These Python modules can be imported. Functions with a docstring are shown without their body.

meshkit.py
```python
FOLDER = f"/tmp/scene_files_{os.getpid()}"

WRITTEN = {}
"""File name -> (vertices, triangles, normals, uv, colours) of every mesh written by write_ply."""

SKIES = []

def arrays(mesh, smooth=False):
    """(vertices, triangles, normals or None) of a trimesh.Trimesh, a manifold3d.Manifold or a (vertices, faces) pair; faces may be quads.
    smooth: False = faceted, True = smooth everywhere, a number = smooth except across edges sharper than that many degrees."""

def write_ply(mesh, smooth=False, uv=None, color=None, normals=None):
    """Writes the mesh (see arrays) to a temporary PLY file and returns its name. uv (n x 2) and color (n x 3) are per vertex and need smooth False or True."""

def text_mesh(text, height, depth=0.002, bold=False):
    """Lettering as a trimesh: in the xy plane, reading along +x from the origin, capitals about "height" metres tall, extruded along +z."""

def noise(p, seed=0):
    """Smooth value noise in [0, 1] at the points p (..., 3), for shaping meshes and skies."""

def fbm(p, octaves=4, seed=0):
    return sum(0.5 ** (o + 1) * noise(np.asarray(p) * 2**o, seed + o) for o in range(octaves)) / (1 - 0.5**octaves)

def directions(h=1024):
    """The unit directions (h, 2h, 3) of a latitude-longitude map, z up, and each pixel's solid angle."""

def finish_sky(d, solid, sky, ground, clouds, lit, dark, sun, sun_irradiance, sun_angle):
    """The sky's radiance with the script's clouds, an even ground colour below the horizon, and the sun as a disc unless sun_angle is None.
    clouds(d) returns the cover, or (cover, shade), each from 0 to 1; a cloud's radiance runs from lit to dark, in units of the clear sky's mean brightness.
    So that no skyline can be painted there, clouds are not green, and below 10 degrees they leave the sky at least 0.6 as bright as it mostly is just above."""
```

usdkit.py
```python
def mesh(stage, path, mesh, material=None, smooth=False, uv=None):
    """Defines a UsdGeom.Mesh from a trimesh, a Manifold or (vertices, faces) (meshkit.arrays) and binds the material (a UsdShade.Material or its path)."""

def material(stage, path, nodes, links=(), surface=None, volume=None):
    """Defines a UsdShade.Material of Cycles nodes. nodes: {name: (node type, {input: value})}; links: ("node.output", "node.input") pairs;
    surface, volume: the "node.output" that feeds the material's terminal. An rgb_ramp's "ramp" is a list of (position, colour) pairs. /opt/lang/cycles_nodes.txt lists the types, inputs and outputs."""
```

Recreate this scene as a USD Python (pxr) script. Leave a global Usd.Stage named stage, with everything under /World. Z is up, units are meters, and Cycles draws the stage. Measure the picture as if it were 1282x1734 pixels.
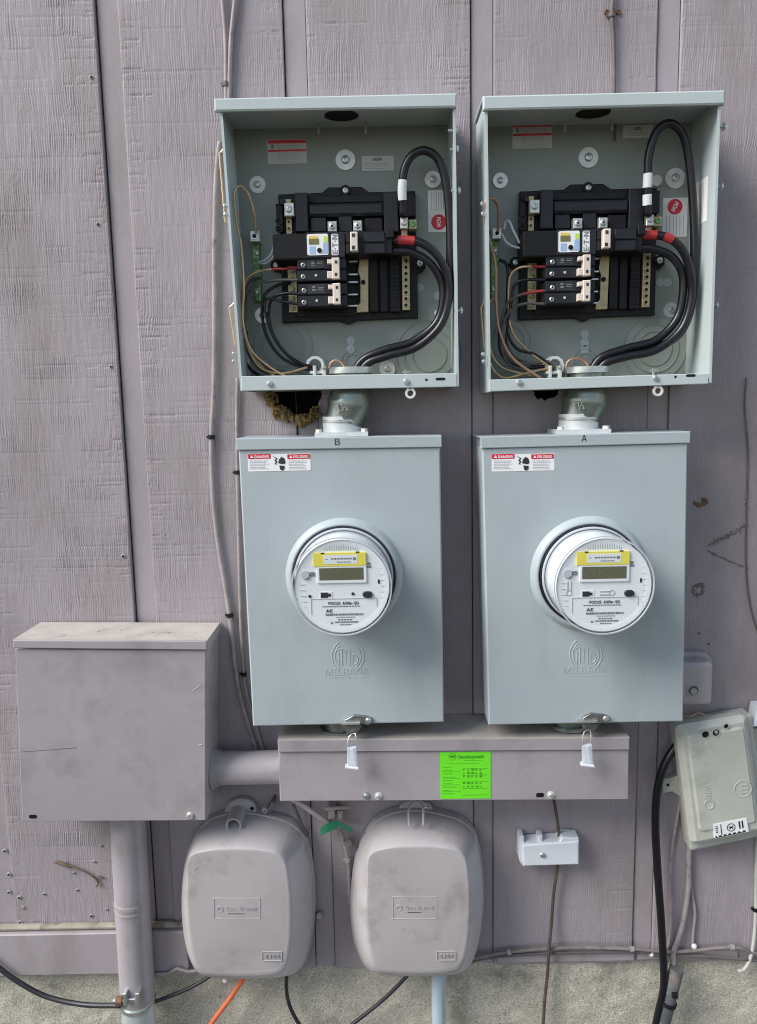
import math, random, numpy as np, trimesh, usdkit, meshkit
from pxr import Usd, UsdGeom, UsdLux, UsdShade, Gf, Sdf, Vt
from shapely.geometry import Polygon, Point
from shapely import affinity

stage = Usd.Stage.CreateInMemory()
UsdGeom.SetStageUpAxis(stage, UsdGeom.Tokens.z)
UsdGeom.SetStageMetersPerUnit(stage, 1.0)
UsdGeom.Xform.Define(stage, '/World')

# ------------------------------------------------------------------ camera, sky, sun, exposure
W, H, F = 1282.0, 1734.0, 1285.0
PITCH, ROLL, YAW, DIST, EYE = math.radians(7.9), math.radians(1.19), math.radians(-0.18), 1.33, 1.62
EXPOSURE = 1.75
SUN_DIR = np.array([-1.05, -0.50, 1.0]); SUN_DIR /= np.linalg.norm(SUN_DIR)
SUN_INT, SUN_ANGLE, SKY_STR = 0.40, 34.0, 0.05

fw = np.array([math.sin(YAW) * math.cos(PITCH), math.cos(YAW) * math.cos(PITCH), -math.sin(PITCH)])
r0 = np.cross(fw, [0, 0, 1]); r0 /= np.linalg.norm(r0); u0 = np.cross(r0, fw)
RT = math.cos(ROLL) * r0 - math.sin(ROLL) * u0
UP = math.sin(ROLL) * r0 + math.cos(ROLL) * u0
cam = UsdGeom.Camera.Define(stage, '/World/camera')
cam.CreateHorizontalApertureAttr(24.0); cam.CreateVerticalApertureAttr(24.0 * H / W)
cam.CreateFocalLengthAttr(24.0 * F / W)
cam.CreateClippingRangeAttr(Gf.Vec2f(0.05, 300))
cam.CreateExposureAttr(EXPOSURE)
m4 = Gf.Matrix4d(*[float(x) for x in (*RT, 0, *UP, 0, *(-fw), 0, 0, -DIST, EYE, 1)])
cam.AddTransformOp().Set(m4)

usdkit.material(stage, '/World/Looks/sky_light', {
    's': ('sky_texture', {'sky_type': 'single_scattering', 'sun_disc': False, 'sun_elevation': float(math.asin(SUN_DIR[2])),
                          'sun_rotation': float(math.atan2(SUN_DIR[0], SUN_DIR[1])), 'aerosol_density': 0.6}),
    'h': ('hsv', {'saturation': 0.68}),
    'b': ('background_shader', {'strength': SKY_STR})}, [('s.color', 'h.color'), ('h.color', 'b.color')], surface='b.background')
dome = UsdLux.DomeLight.Define(stage, '/World/sky')
UsdShade.MaterialBindingAPI.Apply(dome.GetPrim()).Bind(UsdShade.Material.Get(stage, '/World/Looks/sky_light'))
dome.GetPrim().SetCustomDataByKey('kind', 'structure')
sun = UsdLux.DistantLight.Define(stage, '/World/sun')
sun.CreateNormalizeAttr(True); sun.CreateIntensityAttr(SUN_INT); sun.CreateAngleAttr(SUN_ANGLE)
sun.CreateColorAttr(Gf.Vec3f(1.0, 0.97, 0.93))
sz = SUN_DIR; sx = np.cross([0, 0, 1], sz); sx /= np.linalg.norm(sx); sy = np.cross(sz, sx)
UsdGeom.Xformable(sun).AddTransformOp().Set(Gf.Matrix4d(*[float(x) for x in (*sx, 0, *sy, 0, *sz, 0, 0, 0, 0, 1)]))

# ------------------------------------------------------------------ helpers
def P(u, v, d):
    """The point d metres in front of the siding that the photograph shows at pixel (u, v)."""
    ray = fw + (u - W / 2) / F * RT - (v - H / 2) / F * UP
    t = (DIST - d) / ray[1]
    return np.array([ray[0] * t, -d, EYE + ray[2] * t])

def shifted(off):
    return lambda u, v, d: P(u, v, d) + off

def px(u, v, d):
    return float(np.linalg.norm(P(u + 1, v, d) - P(u, v, d)))

used = {}
def numbered(parent, name):
    k = used.get((parent, name), 0); used[(parent, name)] = k + 1
    return f'{parent}/{name}' + (f'_{k:03d}' if k else '')

def tag(prim, label=None, cat=None, group=None, kind=None):
    for key, val in (('label', label), ('category', cat), ('group', group), ('kind', kind)):
        if val: prim.SetCustomDataByKey(key, val)

class Thing:
    def __init__(self, name, label, cat, at, group=None, kind=None):
        self.o = np.asarray(at, float)
        self.path = numbered('/World', name)
        x = UsdGeom.Xform.Define(stage, self.path); x.AddTranslateOp().Set(Gf.Vec3d(*map(float, self.o)))
        tag(x.GetPrim(), label, cat, group, kind)
    def add(self, name, mesh, mat, parent=None, smooth=30, label=None, kind=None):
        if isinstance(mesh, (list, tuple)): mesh = cat(*mesh)
        path = numbered(parent or self.path, name)
        mm = mesh.copy(); mm.apply_translation(-self.o)
        m = usdkit.mesh(stage, path, mm, M[mat], smooth=smooth)
        tag(m.GetPrim(), label, None, None, kind)
        return path

def solo(name, label, cat_, mesh, mat, group=None, kind=None, smooth=30):
    if isinstance(mesh, (list, tuple)): mesh = cat(*mesh)
    path = numbered('/World', name)
    o = (mesh.bounds[0] + mesh.bounds[1]) / 2; o[2] = mesh.bounds[0][2]
    mm = mesh.copy(); mm.apply_translation(-o)
    m = usdkit.mesh(stage, path, mm, M[mat], smooth=smooth)
    m.AddTranslateOp().Set(Gf.Vec3d(*map(float, o)))
    tag(m.GetPrim(), label, cat_, group, kind)
    return path

def cat(*ms):
    out = []
    for m in ms:
        out += list(m) if isinstance(m, (list, tuple)) else [m]
    return trimesh.util.concatenate(out) if len(out) > 1 else out[0]

def ccw(p):
    p = np.asarray(p, float)
    a = np.sum(p[:, 0] * np.roll(p[:, 1], -1) - np.roll(p[:, 0], -1) * p[:, 1])
    return p if a > 0 else p[::-1]

def inset(p, b):
    e = np.roll(p, -1, 0) - p; e /= np.maximum(np.linalg.norm(e, axis=1, keepdims=True), 1e-12)
    n = np.stack([-e[:, 1], e[:, 0]], 1); q = np.roll(n, 1, 0)
    s = n + q; s /= np.maximum((np.sum(n * s, 1) )[:, None], .35)
    return p + s * b

def cap(poly2, d, front=True):
    v, f = trimesh.creation.triangulate_polygon(Polygon(poly2), engine='earcut')
    f = np.array(f)
    tri = v[f]; a = np.cross(tri[:, 1] - tri[:, 0], tri[:, 2] - tri[:, 0])
    flip = (a > 0) != front
    f[flip] = f[flip][:, ::-1]
    return trimesh.Trimesh(np.stack([v[:, 0], np.full(len(v), -d), v[:, 1]], 1), f, process=False)

def prism(poly, d1, d0, b=0.0):
    """A solid with the outline poly (x, z), its face at depth d1 and its back at d0, front edge chamfered by b."""
    p = ccw(poly); n = len(p)
    rings = [(p, d0), (p, d1 - b)] + ([(inset(p, b), d1)] if b else [])
    v = np.concatenate([np.stack([q[:, 0], np.full(n, -d), q[:, 1]], 1) for q, d in rings])
    f = []
    for k in range(len(rings) - 1):
        for i in range(n):
            j = (i + 1) % n
            a, c, e, g = k * n + i, k * n + j, (k + 1) * n + j, (k + 1) * n + i
            f += [[a, c, e], [a, e, g]]
    return cat(trimesh.Trimesh(v, np.array(f), process=False), cap(rings[-1][0], d1), cap(p, d0, False))

def pp(pts, d, Mp=P):
    return np.array([Mp(u, v, d)[[0, 2]] for u, v in pts])

def rrect(x0, z0, x1, z1, r=0, n=4, rot=0.0):
    if r <= 0: p = np.array([[x0, z0], [x1, z0], [x1, z1], [x0, z1]], float)
    else:
        r = min(r, (x1 - x0) / 2 * .99, (z1 - z0) / 2 * .99)
        p = []
        for cx, cz, a0 in ((x1 - r, z0 + r, -90), (x1 - r, z1 - r, 0), (x0 + r, z1 - r, 90), (x0 + r, z0 + r, 180)):
            for k in range(n + 1):
                a = math.radians(a0 + 90 * k / n); p.append([cx + r * math.cos(a), cz + r * math.sin(a)])
        p = np.array(p)
    if rot:
        c = np.array([(x0 + x1) / 2, (z0 + z1) / 2]); a = math.radians(rot)
        p = (p - c) @ np.array([[math.cos(a), math.sin(a)], [-math.sin(a), math.cos(a)]]) + c
    return p

def rect(ua, va, ub, vb, d, r=0, Mp=P, rot=0.0):
    """Level rectangle (x, z) whose picture spans the pixels (ua, va)-(ub, vb) at depth d; r in metres."""
    uc, vc = (ua + ub) / 2, (va + vb) / 2
    c = Mp(uc, vc, d)
    w = np.linalg.norm(Mp(ub, vc, d) - Mp(ua, vc, d)); h = np.linalg.norm(Mp(uc, vb, d) - Mp(uc, va, d))
    return rrect(c[0] - w / 2, c[2] - h / 2, c[0] + w / 2, c[2] + h / 2, r, rot=rot)

def block(ua, va, ub, vb, d1, d0, b=0.0008, r=0, Mp=P, rot=0.0):
    return prism(rect(ua, va, ub, vb, d1, r, Mp, rot), d1, d0, b)

def box3(x0, x1, d0, d1, z0, z1):
    m = trimesh.creation.box((x1 - x0, d1 - d0, z1 - z0)); m.apply_translation(((x0 + x1) / 2, -(d0 + d1) / 2, (z0 + z1) / 2)); return m

def spline(pts, step=0.006):
    p = np.asarray(pts, float); out = []
    q = np.vstack([2 * p[0] - p[1], p, 2 * p[-1] - p[-2]])
    for i in range(1, len(q) - 2):
        n = max(2, int(np.linalg.norm(q[i + 1] - q[i]) / step))
        for k in range(n):
            t = k / n
            out.append(.5 * (2 * q[i] + (q[i + 1] - q[i - 1]) * t + (2 * q[i - 1] - 5 * q[i] + 4 * q[i + 1] - q[i + 2]) * t * t + (3 * q[i] - q[i - 1] - 3 * q[i + 1] + q[i + 2]) * t ** 3))
    out.append(p[-1])
    return np.array(out)

def sweep(c, r, seg=10):
    """A round tube along the points c; r a number or one radius per point."""
    c = np.asarray(c, float); n = len(c); r = np.broadcast_to(r, n)
    t = np.gradient(c, axis=0); t /= np.maximum(np.linalg.norm(t, axis=1, keepdims=True), 1e-12)
    a = np.cross(t[0], [0.31, 0.9, 0.2]); a /= np.linalg.norm(a)
    v = []
    for i in range(n):
        a = a - t[i] * (a @ t[i]); a /= np.linalg.norm(a); b = np.cross(t[i], a)
        for k in range(seg):
            w = 2 * math.pi * k / seg; v.append(c[i] + r[i] * (math.cos(w) * a + math.sin(w) * b))
    f = []
    for i in range(n - 1):
        for k in range(seg):
            l = (k + 1) % seg; A, B, C, D = i * seg + k, i * seg + l, (i + 1) * seg + l, (i + 1) * seg + k
            f += [[A, B, C], [A, C, D]]
    v += [c[0], c[-1]]
    for k in range(seg):
        l = (k + 1) % seg
        f += [[n * seg, l, k], [n * seg + 1, (n - 1) * seg + k, (n - 1) * seg + l]]
    return trimesh.Trimesh(np.array(v), np.array(f), process=False)

def tube(pts, r, seg=10, Mp=P, step=0.006):
    return sweep(spline([Mp(*p) for p in pts], step), r, seg)

def stick(a, b, r, seg=12):
    return sweep(np.array([a, b]), r, seg)

def lathe(prof, at, seg=48):
    """Turned solid round the axis pointing at the viewer; prof = (radius, depth added to at's depth) from back to front."""
    at = np.asarray(at, float); pr = np.asarray(prof, float); n = len(pr); v = []
    for r, d in pr:
        for k in range(seg):
            w = 2 * math.pi * k / seg; v.append([at[0] + r * math.cos(w), at[1] - d, at[2] + r * math.sin(w)])
    f = []
    for i in range(n - 1):
        for k in range(seg):
            l = (k + 1) % seg; A, B, C, D = i * seg + k, i * seg + l, (i + 1) * seg + l, (i + 1) * seg + k
            f += [[A, B, C], [A, C, D]]
    return trimesh.Trimesh(np.array(v), np.array(f), process=False)

def ring(at, ro, ri, h, seg=40):
    return lathe([(ro, 0), (ro - .15 * (ro - ri), h), (ri + .15 * (ro - ri), h), (ri, 0)], at, seg)

def screwhead(at, r, h, seg=20):
    """Domed head with a driver recess in its middle."""
    return lathe([(r, -.001), (r, h * .45), (r * .8, h * .85), (r * .45, h), (r * .36, h), (r * .3, h * .3), (0, h * .3)], at, seg)

def disc(at, r, h, seg=32):
    return lathe([(r, -.0005), (r, h * .75), (r * .96, h), (0, h)], at, seg)

def onwall(m, d):
    v = np.array(m.vertices); m = m.copy(); m.vertices = np.stack([v[:, 0], -d - v[:, 2], v[:, 1]], 1); return m

def words(s, ua, va, ub, vb, d, Mp=P, rot=0.0, bold=False, depth=0.0006):
    """Lettering scaled to fill the picture box (ua, va)-(ub, vb) (before the turn rot) on a surface at depth d."""
    m = meshkit.text_mesh(s, 0.01, 0.001, bold)
    lo, hi = m.bounds
    c = Mp((ua + ub) / 2, (va + vb) / 2, d); k = px((ua + ub) / 2, (va + vb) / 2, d)
    v = np.array(m.vertices)
    v[:, 0] = (v[:, 0] - (lo[0] + hi[0]) / 2) / (hi[0] - lo[0]) * (ub - ua) * k
    v[:, 1] = (v[:, 1] - (lo[1] + hi[1]) / 2) / (hi[1] - lo[1]) * (vb - va) * k
    v[:, 2] = v[:, 2] / 0.001 * depth
    a = math.radians(rot); x = v[:, 0] * math.cos(a) - v[:, 1] * math.sin(a); y = v[:, 0] * math.sin(a) + v[:, 1] * math.cos(a)
    m = m.copy(); m.vertices = np.stack([x + c[0], -d - v[:, 2], y + c[2]], 1)
    return m

def lines(ua, va, ub, vb, n, d, Mp=P, seed=0, th=0.5, vertical=False):
    """Rows of small print: thin broken bars."""
    rs = random.Random(seed); out = []
    for i in range(n):
        if vertical:
            u = ua + (ub - ua) * (i + .5) / n; v = va
            while v < vb - 1:
                l = rs.uniform(2, 7); out.append(block(u - th / 2, v, u + th / 2, min(v + l, vb), d + .0002, d - .0002, 0, 0, Mp)); v += l + rs.uniform(.6, 1.2)
        else:
            v = va + (vb - va) * (i + .5) / n; u = ua; end = ub - (rs.random() * .25 * (ub - ua))
            while u < end - 1:
                l = rs.uniform(2, 7); out.append(block(u, v - th / 2, min(u + l, end), v + th / 2, d + .0002, d - .0002, 0, 0, Mp)); u += l + rs.uniform(.6, 1.2)
    return cat(*out)

def loft(rings):
    """Skin through rings of equally many points (x, z, depth), first ring at the back; closed by a fan at the front."""
    n = len(rings[0]); v = np.concatenate([np.stack([r[:, 0], -r[:, 2], r[:, 1]], 1) for r in rings]); f = []
    for k in range(len(rings) - 1):
        for i in range(n):
            j = (i + 1) % n; a, c, e, g = k * n + i, k * n + j, (k + 1) * n + j, (k + 1) * n + i
            f += [[a, c, e], [a, e, g]]
    m = len(v); v = np.vstack([v, v[-n:].mean(0)])
    for i in range(n): f.append([(len(rings) - 1) * n + i, (len(rings) - 1) * n + (i + 1) % n, m])
    return trimesh.Trimesh(v, np.array(f), process=False)

def smooth_poly(pts, n=96, it=2):
    p = ccw(np.asarray(pts, float)); c = p.mean(0)
    for _ in range(it):
        q = np.roll(p, -1, 0); p = np.stack([.75 * p + .25 * q, .25 * p + .75 * q], 1).reshape(-1, 2)
    a = np.unwrap(np.arctan2(p[:, 1] - c[1], p[:, 0] - c[0])); k = np.argsort(a % (2 * math.pi)); a = (a % (2 * math.pi))[k]; p = p[k]
    w = np.linspace(0, 2 * math.pi, n, endpoint=False)
    r = np.interp(w, a, np.linalg.norm(p - c, axis=1), period=2 * math.pi)
    return np.stack([c[0] + r * np.cos(w), c[1] + r * np.sin(w)], 1)

# ------------------------------------------------------------------ materials
M = {}
def mat(name, col, rough=.5, metal=0.0, var=.12, scale=9.0, dirt=None, dscale=5.0, dlo=.55, dhi=.75, dstretch=(1, 1, 1), bump=0.0, bscale=300.0, spec=.5, stretch=(1, 1, 1), coat=0.0, fine=0.0):
    c = np.array(col, float)
    n = {'g': ('geometry', {}), 'mp': ('mapping', {'scale': stretch}), 'n': ('noise_texture', {'scale': scale, 'detail': 5.0, 'roughness': .6}),
         'r': ('rgb_ramp', {'ramp': [(.28, tuple(c * (1 - var))), (.5, tuple(c)), (.72, tuple(np.minimum(c * (1 + var), 1)))]}),
         'p': ('principled_bsdf', {'roughness': rough, 'metallic': metal, 'specular_ior_level': spec, 'coat_weight': coat})}
    l = [('g.position', 'mp.vector'), ('mp.vector', 'n.vector'), ('n.fac', 'r.fac')]
    last = 'r.color'
    if fine:
        n['fn'] = ('noise_texture', {'scale': bscale, 'detail': 3.0}); n['fr'] = ('rgb_ramp', {'ramp': [(.3, (1 - fine,) * 3), (.7, (1 + fine,) * 3)]})
        n['fm'] = ('mix', {'mix_type': 'multiply', 'fac': 1.0}); l += [('g.position', 'fn.vector'), ('fn.fac', 'fr.fac'), (last, 'fm.color1'), ('fr.color', 'fm.color2')]; last = 'fm.color'
    if dirt is not None:
        n['dmp'] = ('mapping', {'scale': dstretch}); n['dn'] = ('noise_texture', {'scale': dscale, 'detail': 8.0, 'roughness': .68}); n['dr'] = ('rgb_ramp', {'ramp': [(dlo, (0, 0, 0)), (dhi, (1, 1, 1))]})
        n['dm'] = ('mix', {'mix_type': 'mix', 'color2': dirt}); l += [('g.position', 'dmp.vector'), ('dmp.vector', 'dn.vector'), ('dn.fac', 'dr.fac'), ('dr.color', 'dm.fac'), (last, 'dm.color1')]; last = 'dm.color'
    l.append((last, 'p.base_color'))
    if bump:
        n['bn'] = ('noise_texture', {'scale': bscale, 'detail': 3.0}); n['b'] = ('bump', {'strength': bump, 'distance': .001})
        l += [('g.position', 'bn.vector'), ('bn.fac', 'b.height'), ('b.normal', 'p.normal')]
    M[name] = usdkit.material(stage, '/World/Looks/' + name, n, l, surface='p.BSDF')

mat('siding_paint', (.310, .273, .293), .62, var=.10, scale=4, dirt=(.215, .182, .165), dscale=4.5, dlo=.45, dhi=.80, dstretch=(1.6, 1, .55), bump=.35, bscale=420, fine=.07)
mat('strip_paint', (.330, .293, .312), .55, var=.07, scale=5, dirt=(.225, .195, .18), dscale=6, dlo=.47, dhi=.8, dstretch=(1.5, 1, .5), bump=.12, bscale=260)
mat('cavity_dark', (.012, .010, .009), .9)
mat('sheathing_wood', (.075, .062, .058), .9, var=.3, scale=30)
mat('ledge_dirt', (.29, .265, .215), .8, var=.25, scale=40, dirt=(.12, .10, .07), dscale=30, dlo=.55, dhi=.7, bump=.5)
mat('mauve_metal', (.325, .295, .312), .5, var=.09, scale=6, dirt=(.205, .182, .18), dscale=9, dlo=.50, dhi=.80, bump=.06, bscale=90)
mat('mauve_top', (.40, .37, .34), .7, var=.15, scale=20, dirt=(.10, .08, .06), dscale=26, dlo=.62, dhi=.72, bump=.2)
mat('mauve_plastic', (.375, .35, .355), .5, var=.10, scale=7, dirt=(.235, .212, .20), dscale=13, dlo=.52, dhi=.80, bump=.10, bscale=180)
mat('grey_paint', (.36, .41, .43), .36, var=.05, scale=5, dirt=(.275, .31, .315), dscale=6, dlo=.54, dhi=.92, dstretch=(1.6, 1, .5), bump=.03, bscale=60, spec=.45)
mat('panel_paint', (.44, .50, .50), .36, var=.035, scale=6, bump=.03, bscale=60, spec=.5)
mat('grey_inside_shaded', (.24, .272, .245), .42, var=.04, scale=6, bump=.03, bscale=60)  # same paint as panel_paint, with the shade inside darkened into its colour
mat('black_plastic', (.007, .007, .009), .5, var=.2, scale=30, spec=.3)
mat('dark_plastic', (.013, .0135, .019), .45, var=.2, scale=40, spec=.35)
mat('soft_black', (.006, .006, .007), .6, spec=.3)
mat('breaker_face', (.022, .023, .03), .5, var=.2, scale=60)
mat('cable_black', (.006, .006, .009), .30, var=.2, scale=60, spec=.45)
mat('cable_weathered', (.022, .022, .028), .45, var=.3, scale=40)
mat('cable_brown', (.085, .06, .05), .6, var=.3, scale=40)
mat('cable_painted', (.29, .255, .25), .6, var=.2, scale=30, dirt=(.13, .11, .10), dscale=40, dlo=.55, dhi=.7)
mat('cable_dark_paint', (.11, .095, .09), .65, var=.3, scale=30)
mat('cable_dusty', (.19, .165, .16), .65, var=.25, scale=30, dirt=(.09, .08, .07), dscale=40, dlo=.5, dhi=.7)
mat('cable_grey', (.42, .42, .38), .6, var=.15, scale=30)
mat('cable_orange', (.55, .13, .055), .45, var=.15, scale=30)
mat('wire_tan', (.55, .40, .22), .35, metal=.75, var=.2, scale=60)
mat('wire_copper', (.40, .25, .17), .42, metal=.6, var=.2, scale=60)
mat('wire_white', (.66, .68, .72), .4, var=.05)
mat('wire_grey', (.075, .068, .06), .45, var=.25, scale=50)
mat('tape_white', (.78, .79, .78), .5, var=.04)
mat('tape_red', (.30, .018, .018), .45, var=.1)
mat('brass', (.42, .36, .21), .42, metal=.7, var=.2, scale=90)
mat('aluminium', (.62, .61, .57), .38, metal=.7, var=.12, scale=90)
mat('zinc', (.55, .57, .56), .36, metal=.85, var=.15, scale=60, bump=.08)
mat('zinc_white', (.66, .68, .66), .45, metal=.25, var=.1, scale=50)
mat('cast_zinc', (.25, .28, .25), .34, metal=.85, var=.25, scale=40, bump=.3, bscale=250)
mat('cast_white', (.60, .63, .63), .45, metal=.2, var=.1, scale=40, bump=.1)
mat('green_metal', (.15, .30, .12), .4, metal=.5, var=.4, scale=120)
mat('zinc_dark', (.24, .25, .24), .4, metal=.8, var=.25, scale=60, bump=.1)
mat('pipe_worn', (.15, .125, .11), .7, var=.35, scale=60, dirt=(.09, .10, .11), dscale=40, dlo=.45, dhi=.6, bump=.3)
mat('rust', (.16, .085, .05), .85, var=.4, scale=70, bump=.5)
mat('beige_plastic', (.66, .57, .50), .4, var=.05)
mat('paper_white', (.76, .77, .77), .55, var=.03)
mat('paper_dim', (.68, .70, .68), .55, var=.03)
mat('sticker_grey', (.50, .51, .49), .5, var=.03)
mat('print_black', (.02, .02, .022), .6)
mat('print_grey', (.20, .21, .24), .6)
mat('print_blue', (.33, .46, .70), .5)
mat('print_yellow', (.75, .55, .12), .5)
mat('print_lime', (.48, .68, .12), .5)
mat('print_olive', (.16, .15, .05), .5)
mat('print_red', (.56, .02, .045), .5)
mat('print_green', (.05, .30, .01), .6)
mat('notice_green', (.15, .74, .02), .5, var=.03)
mat('label_yellow', (.80, .69, .10), .45, var=.04)
mat('lcd', (.13, .128, .085), .25, var=.1, scale=150)
mat('meter_face', (.80, .81, .82), .38, var=.02)
mat('meter_grey', (.50, .52, .54), .4, var=.04)
mat('white_plastic', (.66, .69, .73), .33, var=.03, scale=12)
mat('nid_plastic', (.45, .462, .41), .5, var=.08, scale=14, dirt=(.26, .28, .235), dscale=12, dlo=.52, dhi=.78, bump=.1, bscale=200)
mat('pvc_blue', (.36, .44, .49), .45, var=.08, scale=20, dirt=(.25, .29, .31), dscale=14)
mat('pvc_dark', (.07, .078, .088), .5, var=.2, scale=30, dirt=(.16, .13, .11), dscale=30, dlo=.5, dhi=.7)
mat('galvanised', (.50, .56, .56), .45, metal=.45, var=.15, scale=14, stretch=(4, 4, .6), bump=.05)
mat('ribbon_green', (.015, .16, .085), .5, var=.1)
mat('foam', (.21, .145, .055), .9, var=.5, scale=70, bump=.9, bscale=160)
mat('twig', (.13, .095, .065), .9, var=.35, scale=90, bump=.5)
mat('dark_fleck', (.15, .13, .125), .95, var=.4, scale=60)
mat('soil', (.075, .06, .04), .95, var=.4, scale=8, dirt=(.06, .08, .03), dscale=3, bump=.9, bscale=40)
mat('gasket', (.015, .016, .028), .35)

# concrete with exposed aggregate
usdkit_concrete = {
    'g': ('geometry', {}), 'n': ('noise_texture', {'scale': 5.0, 'detail': 6.0, 'roughness': .65}),
    'r': ('rgb_ramp', {'ramp': [(.25, (.24, .225, .195)), (.45, (.45, .425, .36)), (.7, (.58, .55, .46))]}),
    'v': ('voronoi_texture', {'scale': 260.0}), 'vr': ('rgb_ramp', {'ramp': [(0, (1.08, 1.07, 1.05)), (.35, (1, 1, 1)), (.8, (.82, .80, .78))]}),
    'wn': ('noise_texture', {'scale': 330.0, 'detail': 3.0}), 'wr': ('rgb_ramp', {'ramp': [(.28, (.62, .61, .59)), (.5, (1, 1, 1)), (.74, (1.3, 1.28, 1.24))]}),
    'm': ('mix', {'mix_type': 'multiply', 'fac': 1.0}), 'm2': ('mix', {'mix_type': 'multiply', 'fac': 1.0}),
    'bk': ('noise_texture', {'scale': 5.0, 'detail': 8.0, 'roughness': .7}), 'bkr': ('rgb_ramp', {'ramp': [(.53, (0, 0, 0)), (.72, (.9, .9, .9))]}),
    'm3': ('mix', {'mix_type': 'mix', 'color2': (.085, .08, .07)}),
    'b': ('bump', {'strength': .6, 'distance': .002}), 'p': ('principled_bsdf', {'roughness': .9, 'specular_ior_level': .3})}
M['concrete'] = usdkit.material(stage, '/World/Looks/concrete', usdkit_concrete, [
    ('g.position', 'n.vector'), ('n.fac', 'r.fac'), ('g.position', 'v.vector'), ('v.distance', 'vr.fac'), ('g.position', 'wn.vector'), ('wn.fac', 'wr.fac'),
    ('r.color', 'm.color1'), ('vr.color', 'm.color2'), ('m.color', 'm2.color1'), ('wr.color', 'm2.color2'),
    ('g.position', 'bk.vector'), ('bk.fac', 'bkr.fac'), ('bkr.color', 'm3.fac'), ('m2.color', 'm3.color1'), ('m3.color', 'p.base_color'),
    ('wn.fac', 'b.height'), ('b.normal', 'p.normal')], surface='p.BSDF')
# clear moulded cover: mostly see-through, mirror-like at grazing angles
M['clear_cover'] = usdkit.material(stage, '/World/Looks/clear_cover', {
    't': ('transparent_bsdf', {'color': (.93, .95, .96)}), 'g': ('glossy_bsdf', {'roughness': .04, 'color': (1, 1, 1)}), 'f': ('layer_weight', {'blend': .5}), 'x': ('math', {'math_type': 'power', 'value2': 4.0}), 'y': ('math', {'math_type': 'multiply_add', 'value2': .4, 'value3': .035}),
    'm': ('mix_closure', {})}, [('f.facing', 'x.value1'), ('x.value', 'y.value1'), ('y.value', 'm.fac'), ('t.BSDF', 'm.closure1'), ('g.BSDF', 'm.closure2')], surface='m.closure')
M['clear_plastic'] = usdkit.material(stage, '/World/Looks/clear_plastic', {
    't': ('transparent_bsdf', {'color': (.9, .93, .96)}), 'g': ('principled_bsdf', {'roughness': .15, 'base_color': (.75, .8, .85)}),
    'm': ('mix_closure', {'fac': .45})}, [('t.BSDF', 'm.closure1'), ('g.BSDF', 'm.closure2')], surface='m.closure')

# ------------------------------------------------------------------ the wall: panels of embossed siding with smooth channels
rng = np.random.default_rng(7)
X0, STEP, CH = -0.4486, 0.3048, 0.0385
ZB = P(640, 1637, 0)[2]; ZT = EYE + .85
wall = Thing('house_wall', 'mauve painted house wall of rough embossed siding panels with smooth vertical channels', 'wall', (0, 0, ZB), kind='structure')
HOLES = [pp([(462, 640), (464, 684), (474, 697), (492, 699), (512, 706), (532, 696), (545, 672), (548, 640)], 0),
         pp([(900, 640), (903, 671), (915, 677), (935, 675), (944, 668), (946, 640)], 0)]

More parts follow.
